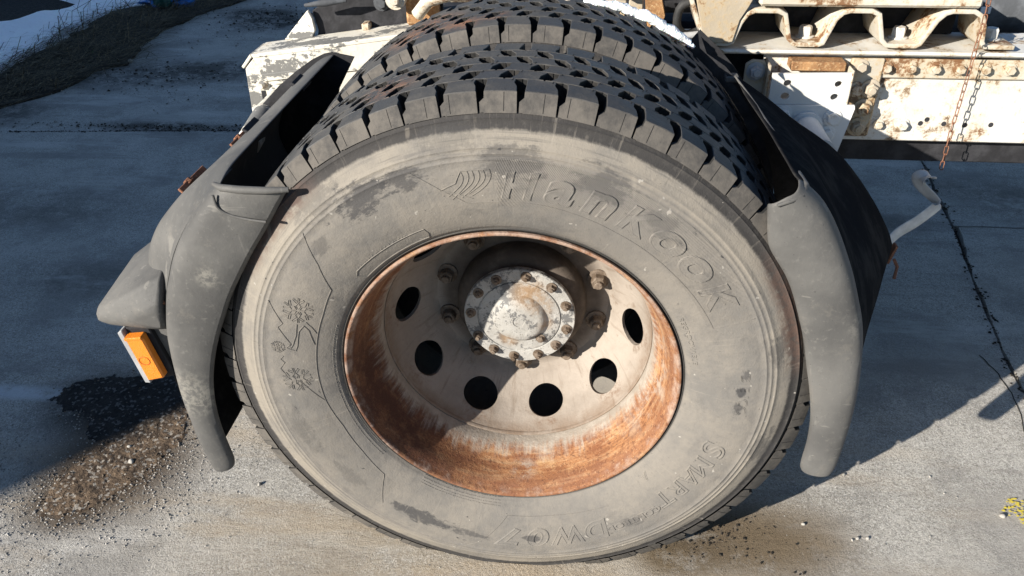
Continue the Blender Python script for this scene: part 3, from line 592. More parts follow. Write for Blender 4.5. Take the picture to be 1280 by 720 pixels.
# ---- tread blocks (hexagonal voids between staggered rows)
ROWS = [(.0000, .0470), (.0482, .0832), (.0844, .1179), (.1191, .1526), (.1538, .1888), (.1900, 2*YC)]
STAG = [0, .37, .64, .08, .57, .12]
SLANT = [0, -.0062, -.0062, .0050, .0050, 0]
def block(row, var=0):
    """one lug: rows 0 and 5 are shoulders; the gaps between neighbours form slanted hexagonal pits"""
    y0, y1 = ROWS[row]; r_mid = .532; hw = R(PITCH)*r_mid/2; rr = random.Random(row*10+var); ym = (y0+y1)/2
    j = lambda a: rr.uniform(-a, a); sh = row in (0, 5); o_, i_ = (y0, y1) if row == 0 else (y1, y0)
    if sh:
        L = lambda t: o_+(i_-o_)*t
        left = [(-hw+.0052, o_), (-hw+.0070+j(.0005), L(.40)), (-hw+.0112+j(.0005), L(.70)), (-hw+.0100, L(.955)), (-hw+.0012, i_)]
        rightp = [(hw-.0012, i_), (hw-.0068, L(.955)), (hw-.0072+j(.0005), L(.6)), (hw-.0066, o_)]
    else:
        c = SLANT[row]; g = lambda y: .0102 if abs(y-ym) < 1e-6 else .0066
        q = [(y0, .0010, 1), (y0+.0012, .0086, .95), (ym, .0124+j(.0006), 0), (y1-.0012, .0086, -.95), (y1, .0010, -1)]
        left = [(-hw+w_-c*e, y) for y, w_, e in q]; rightp = [(hw-w_-c*e, y) for y, w_, e in reversed(q)]
    poly = left+rightp
    def P(s, y, r): a = s/r_mid; return (r*math.cos(a), y, r*math.sin(a))
    crown = lambda y: .5400-.0035*((y-YC)/.115)**2
    pl = []
    for a, b in zip(poly, poly[1:]+poly[:1]):
        n = 4 if abs(b[0]-a[0]) > .025 else 1
        for k in range(n): pl.append((a[0]+(b[0]-a[0])*k/n, a[1]+(b[1]-a[1])*k/n))
    n = len(pl); cs = sum(p[0] for p in pl)/n; cy = sum(p[1] for p in pl)/n
    v = []; mi = []; bot = []
    for s, y in pl:
        ey = y
        if row == 0 and abs(y-y0) < 1e-6: ey = -.0125
        if row == 5 and abs(y-y1) < 1e-6: ey = 2*YC+.0125
        out = abs(ey-y) > 1e-6
        bot.append((s*(1.06 if out else 1.03), ey, .5070 if out else .511))
    v += [P(s, y, r) for s, y, r in bot]
    v += [P(s, y, crown(y)-.0012) for s, y in pl]
    v += [P(cs+(s-cs)*.965, cy+(y-cy)*.965, crown(y)+rr.uniform(-.0005, .0003)) for s, y in pl]
    f = []
    for a in range(2):
        for k in range(n):
            f.append((a*n+k, a*n+(k+1) % n, (a+1)*n+(k+1) % n, (a+1)*n+k)); e = o_ if sh else 9
            mi.append(0 if a == 1 else 1 if abs(pl[k][1]-e) < 1e-6 and abs(pl[(k+1) % n][1]-e) < 1e-6 else 2)
    f.append(tuple(2*n+k for k in range(n))); mi.append(0)
    def add(pts, faces, m): 
        o = len(v); v.extend(pts); f.extend([tuple(q+o for q in fc) for fc in faces]); mi.extend([m]*len(faces))
    my = (lambda y: y) if row == 0 else (lambda y: 2*YC-y)
    if sh:      # small buttress in the groove beside the lug, and a slit down the lug's outer face
        a, b = hw-.0072, hw+.0006
        add([P(a, my(-.0122), .508), P(b, my(-.0122), .508), P(b, my(-.0062), .5215), P(a, my(-.0030), .5275), P(b, my(.007), .5185), P(a, my(.014), .5240), P(b, my(.02), .511), P(a, my(.02), .511)],
            [(0, 1, 2, 3), (3, 2, 4, 5), (5, 4, 6, 7), (1, 6, 4, 2)], 1)
        a = hw*(.30, -.2, .55)[var]
        add([P(a-.0003, my(-.0110), .5095), P(a+.0003, my(-.0110), .5095), P(a+.0003, my(.0005), .5345), P(a-.0003, my(.0005), .5345), P(a-.0003, my(-.0120), .5095), P(a+.0003, my(-.0120), .5095), P(a+.0003, my(-.0008), .5345), P(a-.0003, my(-.0008), .5345)],
            [(4, 5, 6, 7), (0, 4, 7, 3), (1, 5, 6, 2)], 2)
    # short sipe nick on the running surface
    sx = hw*.45*(1 if row % 2 else -1); yy = y1-.004 if row < 3 else y0+.004
    add([P(sx-.0007, yy-.005, crown(yy)+.00035), P(sx+.0007, yy-.005, crown(yy)+.00035), P(sx-.0025+.0007, yy+.004, crown(yy)+.00035), P(sx-.0025-.0007, yy+.004, crown(yy)+.00035)], [(0, 1, 2, 3)], 2)
    return v, f, mi
NV = 3
def blockmesh(row, var):
    v, f, mi = block(row, var); o = mk("tread_block", (v, f), ["tread", "lug", "void"], None, 30, mi); me = o.data; bpy.data.objects.remove(o); return me
BM = [[blockmesh(r, k) for k in range(NV)] for r in range(6)]
rr = random.Random(11)
def treads(parent, yoff, phase, vis):
    rest = MB(); rmi = []
    for row in range(6):
        for k in range(56):
            a = (phase + (k+STAG[row])*PITCH + 180) % 360 - 180
            var = rr.randrange(NV)
            if vis(row, a):
                o = bpy.data.objects.new("tread_block", BM[row][var]); put(o, parent); o.location = (0, 0, .5)
                o.rotation_euler = (0, -R(a), 0)
            else:
                v, f, mi = block(row, var); c, s = math.cos(R(a)), math.sin(R(a))
                rest.add([(x*c-z*s, y, .5+x*s+z*c) for x, y, z in v], f); rmi += mi
    o = rest.out("tread_remainder", ["tread", "lug", "void"], parent, 30, rmi); o["kind"] = "stuff"
    for v in o.data.vertices:
        if v.co.z < .005: v.co.z = .005+.0002*(v.co.y)
treads(tyre, 0, 94.09-90+90-PITCH*.5, lambda row, a: (row == 0 and (-70 < a < 152 or a > 195-360 and a < -122)) or (0 < row < 5 and 26 < a < 148) or (row == 5 and 60 < a < 120))
treads(tyre2, DUAL, 91.5, lambda row, a: (row == 0 and 40 < a < 150) or (0 < row and 48 < a < 136))
for o in list(tyre2.children): pass

# ---- moulded lettering and emblems on the sidewall
def onwall(t, r, h=0):
    y = sidey(r) - h; a = R(t); return Vector((r*math.cos(a), y, .5+r*math.sin(a)))
def ridge(mb, pts, wd=.0011, n=5, step=.006):
    """pts: (theta deg, r) polyline -> low ridge lying on the sidewall"""
    q = []
    for a, b in zip(pts, pts[1:]):
        L = math.hypot(R(b[0]-a[0])*.4, b[1]-a[1]); k = max(1, int(L/step))
        q += [(a[0]+(b[0]-a[0])*i/k, a[1]+(b[1]-a[1])*i/k) for i in range(k)]
    q.append(pts[-1]); mb.tube([onwall(t, r, .0004) for t, r in q], wd*1.0, n); return mb
def glyphs(txt, bevel, fill, offset=0., shear=0.):
    c = bpy.data.curves.new("letter", 'FONT'); c.body = txt; c.size = 1; c.align_x = 'CENTER'; c.shear = shear
    c.fill_mode = 'FRONT' if fill else 'NONE'; c.bevel_depth = bevel; c.bevel_resolution = 1; c.resolution_u = 6; c.offset = offset
    if fill: c.extrude = fill
    o = bpy.data.objects.new("letter", c); C.objects.link(o); bpy.context.view_layer.update()
    dg = bpy.context.evaluated_depsgraph_get(); ev = o.evaluated_get(dg); me = ev.to_mesh()
    v = [p.co.copy() for p in me.vertices]; f = [tuple(p.vertices) for p in me.polygons]; ev.to_mesh_clear()
    bpy.data.objects.remove(o); bpy.data.curves.remove(c); return v, f
def letters(mb, txt, t, r, hgt, wide=1., bevel=.03, offset=0., shear=0., fill=0., rot=0., lift=.0002, cap=.73):
    """raised writing: centred at angle t, radius r, letter height hgt (m), tops pointing outward"""
    v, f = glyphs(txt, bevel, fill, offset, shear); s = hgt/cap; out = []
    for p in v:
        x = p.x*s*wide; y = (p.y-cap/2)*s; c_, s_ = math.cos(R(rot)), math.sin(R(rot)); x, y = x*c_-y*s_, x*s_+y*c_
        rad = r+y; out.append(onwall(t-math.degrees(x/r), rad, lift+p.z*s*1.1))
    mb.add(out, f)
def embossed(name, mb, label): 
    o = T(name, mb, "side", tyre, 50, label); return o
mb = MB()
for ch, t, sc, wd in (('H', 87.5, 1, 1.15), ('a', 78.4, 1.27, 1.2), ('n', 69.4, 1.27, 1.2), ('K', 60.6, 1, 1.1), ('o', 51.8, 1.27, 1.25), ('o', 42.6, 1.27, 1.25), ('K', 33.4, 1, 1.1)):
    if sc > 1: letters(mb, ch, t, .4035, .0445, wd, .026, .02, .18, cap=.545)
    else: letters(mb, ch, t, .4035, .0460, wd, .026, .02, .18)
    if sc > 1: letters(mb, ch, t, .4035, .0445, wd, 0, .02, .18, fill=.018, cap=.545)
    else: letters(mb, ch, t, .4035, .0460, wd, 0, .02, .18, fill=.018)
embossed("brand_lettering", mb, "large raised outline letters reading Hankook")
mb = MB()   # swept wing emblem before the name
for d, top in ((0, 93.0), (2.6, 95.3), (5.0, 97.6)):
    ridge(mb, [tuple(p) for p in smoothpoly([(top, .4285), (top-.2, .418), (top+.7, .405), (top+2.6, .393), (top+4.6, .385-.0005*d)], 12)], .0007)
    ridge(mb, [tuple(p) for p in smoothpoly([(top+1.3, .4285), (top+1.0, .418), (top+1.7, .407), (top+3.4, .397), (top+5.2, .389)], 12)], .0007)
ridge(mb, [(93.0, .4285), (98.9, .4288)], .0009); ridge(mb, [(97.5, .380), (104.2, .402), (100.5, .410), (98.9, .4288)], .0010)
embossed("wing_emblem", mb, "raised swept wing emblem")
mb = MB()
for ch, t, h, sh in (('S', -17.3, .041, .1), ('M', -24.2, .034, .1), ('A', -29.7, .033, .1), ('R', -34.9, .033, .1), ('T', -40.2, .034, .1)): letters(mb, ch, t, .3925, h, 1.2, .032, .01, sh)
embossed("smart_lettering", mb, "raised letters reading SMART")
mb = MB(); letters(mb, "CONTROL", -52, .4015, .0125, 1.45, .03, .01, fill=.03); embossed("control_lettering", mb, "small raised letters reading CONTROL")
mb = MB(); ridge(mb, [(-44.6, .394), (-44.6, .4095), (-59.0, .4095), (-61.0, .402), (-59.4, .394), (-44.6, .394)], .0009); embossed("control_frame", mb, "raised frame round the small lettering")
mb = MB()
for ch, t, wd in (('D', -63.5, 1.15), ('W', -72.4, 1.0), ('0', -81.2, 1.5), ('7', -89.6, 1.4)):
    letters(mb, ch, t, .3965, .043, wd, .027, .02, .2)
    letters(mb, ch, t, .3965, .043, wd, 0, .02, .2, fill=.012)
embossed("model_lettering", mb, "large raised outline letters reading DW07")
for txt, t, r, h, wd, fl, lb in (("REGROOVABLE", 20, .328, .0085, 1.3, .04, "small raised letters reading REGROOVABLE"), ("D", 7.5, .409, .016, 1.2, 0, None), ("E", 4.2, .409, .016, 1.2, 0, None), ("I", 1.8, .409, .016, 1.2, 0, None), ("C", 0., .409, .016, 1.2, 0, None), ("O", -2.6, .409, .016, 1.2, 0, None),
        ("A", -40, .336, .017, 1.3, 0, None)):
    mb = MB(); letters(mb, txt, t, r, h, wd, .03, fill=fl); embossed("small_letter" if len(txt) == 1 else "small_lettering", mb, lb)
mb = MB(); rr = random.Random(21)    # rows of safety text too fine to read: broken raised strokes
for r0 in (.3085, .3135, .3185, .3235):
    t = 166-rr.random()*6
    while t < 166+52:
        L = rr.uniform(.25, .7); ridge(mb, [(t, r0), (t+L, r0+rr.uniform(-.0006, .0006))], .0006, 4); t += L+rr.uniform(.12, .5)
for r0 in (.312, .317, .322, .327):
    t = -124
    while t < -94:
        L = rr.uniform(.25, .7); ridge(mb, [(t, r0), (t+L, r0+rr.uniform(-.0006, .0006))], .0006, 4); t += L+rr.uniform(.12, .6)
t = 118
while t < 137:
    L = rr.uniform(.25, .6); ridge(mb, [(t, .3425), (t+L, .3425)], .0006, 4); t += L+rr.uniform(.15, 1.2)
o = embossed("fine_print", mb, "rows of fine raised print round the bead"); o["kind"] = "stuff"
def flake(mb, t, r, s):
    c = lambda x, y: (t-math.degrees(x/r), r+y)
    for k in range(6):
        a = k*60+12; d = np.array([math.cos(R(a)), math.sin(R(a))]); n = np.array([-d[1], d[0]])
        A = lambda u, v: c(*(d*u*s+n*v*s))
        for sg in (1, -1):
            ridge(mb, [A(.12, .0), A(.36, .16*sg), A(.62, .0)], .0008, 4, .01); ridge(mb, [A(.62, .04*sg), A(1.0, .05*sg)], .0007, 4, .01)
            ridge(mb, [A(.55, .10*sg), A(.82, .38*sg), A(.90, .30*sg), A(.70, .05*sg)], .0007, 4, .01)
for t, r, s in ((157, .392, .027), (-180+.2, .387, .027), (169.7, .416, .013)):
    mb = MB(); flake(mb, t, r, s); embossed("snowflake_emblem", mb, None)
mb = MB()
ridge(mb, [(157.0, .4439), (162.2, .4116), (163.6, .4189), (168.2, .3938), (169.7, .4008), (170.4, .385), (168.6, .382), (163.6, .3821), (161.5, .376), (163, .366), (167.9, .3539)], .0009)
ridge(mb, [(161.5, .388), (165, .386), (168.5, .390), (169.7, .3935)], .0009); ridge(mb, [(164, .3515), (161.8, .362), (160.2, .374)], .0008)
ridge(mb, [(172.5, .407), (173.5, .412), (174.5, .405), (176.5, .414), (178, .408)], .0008)
embossed("mountain_emblem", mb, "raised mountain outline between two snowflakes")
mb = MB()
ridge(mb, [(136.8, .4485), (141.4, .3977), (147.1, .3558), (156.5, .3508), (168.6, .3508), (180.8, .3509), (189.6, .3502), (200.6, .3439), (212.6, .3454), (224, .3517), (230.3, .4078)], .0008)
ridge(mb, [(189.6, .3502), (181.5, .380)], .0007)
ridge(mb, [(109, .441), (104, .402)], .0008); ridge(mb, [(104, .402), (99, .372), (80, .372), (62, .366), (44, .366), (24, .372), (24, .44)], .0006)
ridge(mb, [(-57, .352), (-76.1, .3456), (-91.5, .3446), (-99.0, .4165), (-103, .44)], .0007)
ridge(mb, [(113.0, .3402), (126.3, .3391), (137.7, .3400), (139.3, .3340), (138.2, .3190), (125, .3190), (113.2, .3200), (112.6, .3300), (113.0, .3402)], .0009)
for a, b in ((25, .352), (-5, .36)): pass
embossed("panel_outline", mb, "thin raised panel outlines")

# ---- rim
rimp = [(.286, .040), (.2955, .016), (.3005, .006), (.3040, .001), (.3050, -.003), (.3042, -.0062), (.3015, -.0072), (.2985, -.0058), (.2968, -.001), (.2945, .005), (.2905, .012), (.2868, .022), (.2840, .034), (.2808, .050), (.2768, .066), (.2712, .080), (.2655, .092), (.2628, .102), (.2618, .118), (.2622, .134), (.2650, .150)]
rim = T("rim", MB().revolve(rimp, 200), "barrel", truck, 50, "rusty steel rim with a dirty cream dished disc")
dp = [(.2612, .1300), (.2585, .1335), (.2570, .142), (.2535, .152), (.2480, .164), (.2405, .182), (.2320, .200), (.2220, .2145), (.2090, .2300), (.1975, .2430), (.1910, .2520), (.1865, .2620), (.180, .2670)]
dr = np.array(dp); arc = np.concatenate([[0], np.cumsum(np.hypot(*np.diff(dr, axis=0).T))])
tc = float(np.interp(-.232, -dr[:, 0], arc))
def discpt(u, t): # u: angle deg, t: arc length
    r = np.interp(t, arc, dr[:, 0]); y = np.interp(t, arc, dr[:, 1]); return (r*math.cos(R(u)), y, .5+r*math.sin(R(u)))
mb = MB(); HR = .0385; N = 40
for kk in range(10):
    a0 = 176+36*kk; rings = []
    bnd = []
    for i in range(N):
        ang = 2*PI*i/N; cx, cy = math.cos(ang), math.sin(ang)
        hu = 18*R(1)*.232; lo, hi = tc, arc[-1]-tc
        # rectangle in (u*R, t)
        sx = hu/abs(cx) if abs(cx) > 1e-6 else 1e9; sy = ((hi if cy > 0 else lo)/abs(cy)) if abs(cy) > 1e-6 else 1e9
        q = min(sx, sy); bnd.append((cx*q, cy*q))
    for corner in ((hu, hi), (-hu, hi), (-hu, -lo), (hu, -lo)):
        j = min(range(N), key=lambda i: math.dist(bnd[i], corner)); bnd[j] = corner
    v = []; L = 7
    for l in range(L):
        w_ = (l/(L-1))**1.4
        for i in range(N):
            ang = 2*PI*i/N; x = HR*math.cos(ang)*(1-w_)+bnd[i][0]*w_; y = HR*math.sin(ang)*(1-w_)+bnd[i][1]*w_
            v.append(discpt(a0+math.degrees(x/.232), tc+y))
    nrm = Vector((math.cos(R(a0))*.55, .83, math.sin(R(a0))*.55)).normalized()
    inner = [Vector(p)+nrm*.009 for p in v[:N]]; v = [tuple(p) for p in inner]+v
    f = [(l*N+i, l*N+(i+1) % N, (l+1)*N+(i+1) % N, (l+1)*N+i) for l in range(L) for i in range(N)]
    mb.add(v, f)
disc = MB(); disc.v = mb.v; disc.f = mb.f
disc.revolve([(.180, .2670), (.172, .2688), (.150, .2690), (.120, .2690)], 120)
bm = bmesh.new(); me = bpy.data.meshes.new("t"); me.from_pydata([tuple(p) for p in disc.v], [], disc.f); bm.from_mesh(me); bmesh.ops.remove_doubles(bm, verts=bm.verts, dist=.0006)
disc = MB().bm(bm)
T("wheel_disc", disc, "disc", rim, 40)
T("weld_seam", MB().revolve([(.2620, .1270), (.2600, .1262), (.2582, .1290), (.2585, .1345)], 160), "disc", rim, 60)
# inner wheel behind (dark)
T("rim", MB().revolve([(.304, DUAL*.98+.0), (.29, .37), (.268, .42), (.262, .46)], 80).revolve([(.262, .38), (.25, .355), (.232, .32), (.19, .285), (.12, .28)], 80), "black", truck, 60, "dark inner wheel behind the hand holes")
# lug nuts
for k in range(10):
    t = R(18-36*k); p = (.1645*math.cos(t), .2685, .5+.165*math.sin(t))
    T("lug_nut", MB().hexbolt(p, (0, -1, 0), .0155, .018, True, .008), "nut", rim, 30)
# ---- hub
hub = T("hub", MB().revolve([(.132, .275), (.134, .248), (.131, .232), (.120, .222), (.100, .216), (.100, .205)], 96), "shaded_grime", truck, 40, "planetary hub drum behind the bolted cover")
T("hub_cover", MB().revolve([(.100, .2060), (.1105, .2050), (.1125, .2030), (.1125, .1935), (.1110, .1915), (.0855, .1912), (.0845, .1932), (.0832, .1932), (.0822, .1905), (.078, .1893), (.060, .1885), (.055, .1868), (.050, .1795), (.044, .1755), (.030, .1738), (.012, .1735), (.0115, .1752), (.0, .1752)], 120), "hub", hub, 32)
for t in (117, 82, 49.5, 19.5, -14, -41, -67, -97, -123, -150, 176, 146):
    T("cover_bolt", MB().hexbolt((.0985*math.cos(R(t)), .1915, .5+.0985*math.sin(R(t))), (0, -1, 0), .0075, .009, True, .004), "nut", hub, 30)
T("drain_plug", MB().hexbolt((.043, .1890, .452), (0, -1, 0), .007, .007, True), "nut", hub, 30)
T("axle_stub", MB().revolve([(.10, .25), (.10, .60), (.0, .60)], 40), "black", hub, 60)

# ---- mudguards
def shell(name, rows, th, mat, parent, label=None, sub=1, smooth=60):
    o = T(name, MB().grid(rows), mat, parent, smooth, label)
    s = o.modifiers.new("thickness", 'SOLIDIFY'); s.thickness = th; s.offset = 0
    if sub: b = o.modifiers.new("smooth", 'SUBSURF'); b.levels = b.render_levels = sub
    return o
LG = bpy.data.objects.new("mudguard", None)
# rear (left in view) guard: skirt and arched cover
Lin = [(-.339, .884), (-.362, .850), (-.388, .810), (-.418, .768), (-.446, .724), (-.474, .678), (-.497, .631), (-.518, .586), (-.536, .540), (-.551, .490), (-.560, .443), (-.564, .395), (-.563, .351), (-.559, .310), (-.556, .275), (-.561, .2575)]
Lout = [(-.455, .884), (-.483, .862), (-.508, .834), (-.531, .803), (-.551, .773), (-.568, .742), (-.582, .709), (-.596, .675), (-.605, .642), (-.612, .612), (-.617, .580), (-.621, .530), (-.624, .449), (-.620, .380), (-.617, .335), (-.608, .275), (-.600, .2545)]
a = smoothpoly(Lin, 40); b = smoothpoly(Lout, 40)
rows = []
for i in range(40):
    u = i/39; A, B = a[i], b[i]; row = []
    for t, dy in ((0, .012), (.02, 0), (.25, -.006), (.5, -.009), (.75, -.008), (.90, -.001), (.97, .010), (1.0, .030), (1.0, .055*max(0, 1-u*1.05)+.032)):
        q = A+(B-A)*t; row.append((q[0], -.036+dy, q[1]))
    rows.append(row)
guardL = shell("mudguard", rows, .003, "plastic", truck, "rear plastic mudguard with a pale weathered skirt")
# top rolled lip of the skirt
T("rolled_lip", MB().tube([(-.335, -.038, .8855), (-.37, -.046, .8865), (-.41, -.047, .8870), (-.44, -.043, .8875), (-.458, -.030, .887)], [.0045, .006, .0065, .006, .004], 10), "plastic", guardL, 70)
T("moulded_crease", MB().tube([(p[0], -.0465, p[1]) for p in smoothpoly([(-.455, .876), (-.452, .855), (-.435, .842), (-.405, .835), (-.378, .832)], 14)], .0022, 8), "plastic", guardL, 70)
# arched cover running inward above the twin tyres
sec = [(-.462, .884), (-.480, .880), (-.508, .866), (-.548, .838), (-.590, .804), (-.632, .762), (-.662, .715), (-.669, .682), (-.650, .645), (-.612, .606)]
sec2 = smoothpoly(sec, 26); secb = smoothpoly([(-.462, .884), (-.480, .880), (-.505, .866), (-.542, .836), (-.576, .800), (-.604, .758), (-.622, .715), (-.626, .680), (-.616, .640), (-.604, .600)], 26)
ys = [-.022, -.006, .02, .06, .10, .14, .20, .30, .42, .54, .635, .655]
rows = []
for y in ys:
    k = min(1, max(0, (y+.03)/.085)); k = k*k*(3-2*k); row = []
    for i, (x, z) in enumerate(sec2):
        u = i/25; f0 = smoothpoly(Lout, 40)[int(u*22)]; bx, bz = f0[0]+.004, f0[1]
        t_ = min(1, max(0, (y-.05)/.20)); x, z = x+(secb[i][0]-x)*t_, z+(secb[i][1]-z)*t_; dent = .006*mnoise.noise((y*5, u*4, 3)); row.append((bx+(x-bx)*k+dent*k, y, bz+(z-bz)*k+dent*.6*k))
    rows.append(row)
shell("cover_panel", rows, .003, "plastic", guardL)
T("inner_wall", MB().prism([(-.415, .6520, .880)]+[(-.45+(x+.45)*1.09-.004, .6520, .65+(z-.65)*1.025) for x, z in sec]+[(-.66, .6520, .50), (-.62, .6520, .30), (-.46, .6520, .30), (-.50, .6520, .50), (-.49, .6520, .70), (-.46, .6520, .806)], (0, .004, 0)), "black", guardL, 0)
# lower inner liner going down behind the tyre
lin = smoothpoly([(-.622, .645), (-.640, .58), (-.648, .50), (-.645, .42), (-.628, .34), (-.600, .27)], 16)
shell("inner_liner", [[(x, y, z) for x, z in lin] for y in (.0, .05, .2, .4, .656)], .004, "gloss", guardL)
# wedge shaped corner with the marker lamp
wedge = MB(); bm = bmesh.new()
for p in ((-.596, -.020, .705), (-.741, -.026, .627), (-.739, -.030, .600), (-.612, -.034, .594), (-.640, .15, .722), (-.760, .16, .634), (-.756, .16, .604), (-.640, .15, .585), (-.607, -.042, .652), (-.68, -.040, .618)): bm.verts.new(p)
bmesh.ops.convex_hull(bm, input=bm.verts[:])
bmesh.ops.dissolve_limit(bm, angle_limit=R(6), verts=bm.verts[:], edges=bm.edges[:])
bmesh.ops.bevel(bm, geom=bm.edges[:], offset=.009, segments=3, affect='EDGES', profile=.5, clamp_overlap=True)
T("corner_wedge", wedge.bm(bm), "plastic", guardL, 60)
T("lamp_web", MB().prism([(-.604, -.020, .592), (-.680, -.018, .594), (-.622, -.018, .470)], (0, .02, 0)), "plastic", guardL, 30)
# marker lamp
lamp = T("side_marker_lamp", MB().prism([(-.701, -.040, .590), (-.691, -.040, .597), (-.668, -.040, .477), (-.680, -.040, .477)], (0, .030, 0), .0015), "steel", guardL, 30, "amber side marker lamp in a grey frame")
q = [(-.686, .586), (-.652, .591), (-.634, .497), (-.668, .487)]
T("lens", MB().prism([(x, -.047, z) for x, z in q], (0, .018, 0), .003), "amber", lamp, 30)
T("lens_rim", MB().prism([(x, -.050, z) for x, z in [(-.686, .5862), (-.652, .5912), (-.6508, .5845), (-.6845, .5795)]], (0, .016, 0), .0015), "amber", lamp, 30)
T("lamp_housing", MB().prism([(-.691, -.030, .596), (-.645, -.030, .600), (-.622, -.030, .490), (-.666, -.030, .478)], (0, .020, 0), .002), "black", lamp, 30)
T("lens_mark", MB().tube([(-.661+.010*math.cos(t), -.0472, .536+.009*math.sin(t)) for t in np.linspace(0, 6.28, 20)[:-1]], .0008, 5, closed=True), "mark", lamp, 60)
# rusty clips bolted along the back of the cover
for x, y, z in ((-.566, .33, .812), (-.590, .15, .802)):
    m = MB().box((x-.010, y-.050, z-.003), (x+.012, y+.050, z+.002), .001, Matrix.Rotation(R(48), 4, 'Y')).hexbolt((x-.003, y-.012, z+.002), (-.7, 0, .7), .008, .007)
    T("rusty_clip", m, "clip", guardL, 30)
T("clip_slot", MB().box((-.525, .24, .856), (-.495, .30, .862), .001, Matrix.Rotation(R(35), 4, 'Y')), "black", guardL, 0)
T("clip_slot", MB().box((-.515, .49, .858), (-.485, .55, .866), .001, Matrix.Rotation(R(35), 4, 'Y')), "black", guardL, 0)
T("small_rivet", MB().hexbolt((-.6065, -.024, .652), (-.4, -1, 0), .004, .003), "clip", guardL, 30)

# front (right in view) guard
Rin = [(.390, .884), (.396, .845), (.403, .812), (.420, .785), (.439, .757), (.456, .722), (.471, .683), (.488, .636), (.501, .587), (.516, .535), (.528, .483), (.533, .445), (.535, .407), (.534, .376), (.5345, .352), (.539, .3415)]
Rout = [(.432, .915), (.448, .905), (.468, .888), (.486, .866), (.508, .830), (.528, .791), (.548, .748), (.565, .704), (.577, .672), (.586, .638), (.595, .585), (.602, .520), (.604, .470), (.6035, .410), (.602, .372), (.600, .352), (.594, .3395)]
a = smoothpoly(Rin, 40); b = smoothpoly(Rout, 40); rows = []
for i in range(40):
    u = i/39; A, B = a[i], b[i]; row = []
    for t, dy in ((0, .010), (.02, 0), (.25, -.006), (.5, -.008), (.75, -.006), (.88, .001), (.95, .012), (1.0, .030)):
        q = A+(B-A)*t; tear = .006*mnoise.noise((t*9, 1, 3)) if i == 0 else 0
        row.append((q[0], -.036+dy, q[1]+tear))
    rows.append(row)
guardR = shell("mudguard", rows, .003, "plastic", truck, "front black plastic mudguard with a torn upper edge")
# cover: lofted from the skirt edge to the inner edge further out
front = smoothpoly([(.430, .915), (.448, .905), (.486, .866), (.528, .791), (.565, .704), (.586, .638), (.592, .600)], 20)
mid = smoothpoly([(.430, .900), (.468, .880), (.535, .826), (.600, .752), (.655, .672), (.690, .600), (.700, .570)], 20)
back = smoothpoly([(.418, .886), (.462, .862), (.555, .795), (.660, .725), (.745, .635), (.812, .540), (.835, .495)], 20)
rows = []
for j, y in enumerate((-.010, .01, .06, .13, .22, .32, .42, .50, .552)):
    k = (y+.01)/.562; row = []
    for i in range(20):
        if k < .45: p = front[i]+(mid[i]-front[i])*(k/.45)
        else: p = mid[i]+(back[i]-mid[i])*((k-.45)/.55)
        tear = (.016*mnoise.noise((y*16, 0, 1))+.010*mnoise.noise((y*45, 2, 1))) if i == 0 else 0
        dent = -.016*math.exp(-((i/19-.50)/.14)**2-((k-.45)/.16)**2) + .004*mnoise.noise((y*6, i*.3, 8))
        row.append((p[0]+tear+dent*.6, y, p[1]-tear*.4+dent))
    rows.append(row)
shell("cover_panel", rows, .004, "gloss", guardR)
wl = [(.56*math.cos(R(a_)), .5+.56*math.sin(R(a_))) for a_ in range(4, 56, 4)]
T("inner_wall", MB().prism([(x, .645, z) for x, z in [(r_*math.cos(R(a_)), .5+r_*math.sin(R(a_))) for r_, rg in ((.40, range(4, 54, 6)), (.575, range(52, 3, -6))) for a_ in rg]], (0, .004, 0)), "black", guardR, 0)
T("inner_wall", MB().prism([(x, .5505, z) for x, z in wl+[(.335, .985), (.36, .93), (.40, .905)]+[(p[0], p[1]) for p in back]], (0, .004, 0)), "black", guardR, 0)
T("torn_edge", MB().tube([(p[0]+.003*mnoise.noise((i*.9, 0, 0)), y, p[1]+.004*mnoise.noise((i*.9, 4, 0))) for i, (p, y) in enumerate([((.400, .888), -.046), ((.418, .895), -.044), ((.436, .900), -.034), ((.444, .906), -.015), ((.440, .905), .02), ((.447, .90), .06), ((.438, .897), .12), ((.444, .894), .2), ((.436, .894), .28), ((.436, .890), .36), ((.428, .889), .45), ((.422, .887), .54)])], [.0025, .0035, .0045, .005, .0055, .0035, .004, .003, .0035, .0025, .003, .002], 7), "plastic", guardR, 60)
T("edge_tab", MB().box((.405, .545, .872), (.432, .575, .884), .002), "plastic", guardR, 30)
T("rusty_clip", MB().box((.832, .535, .452), (.838, .555, .500), .001, Matrix.Rotation(R(12), 4, 'Y')).tube([(.838, .53, .47), (.846, .52, .455), (.838, .50, .435)], .004, 6), "clip", guardR, 30)
# bent galvanised strip sticking out of the guard
st = smoothpoly([(.83, .57, .462), (.863, .62, .482), (.905, .625, .518), (.938, .63, .552), (.944, .632, .564), (.930, .64, .578), (.912, .65, .592), (.900, .655, .604), (.895, .652, .618), (.906, .640, .628), (.924, .63, .630)], 44)
st = [Vector(p) for p in st]; rows = []
for i, p in enumerate(st):
    t = (st[min(i+1, 43)]-st[max(i-1, 0)]).normalized(); u = i/43; wv = Vector((-.45, -.25, .85)).lerp(Vector((.55, -.75, .25)), min(1, max(0, (u-.38)/.2))); wv = (wv-t*wv.dot(t)).normalized(); rows.append([p-wv*.019, p, p+wv*.019])
o = shell("bent_strip", rows, .004, "strip", guardR, "bent galvanised metal strip curled at its end")

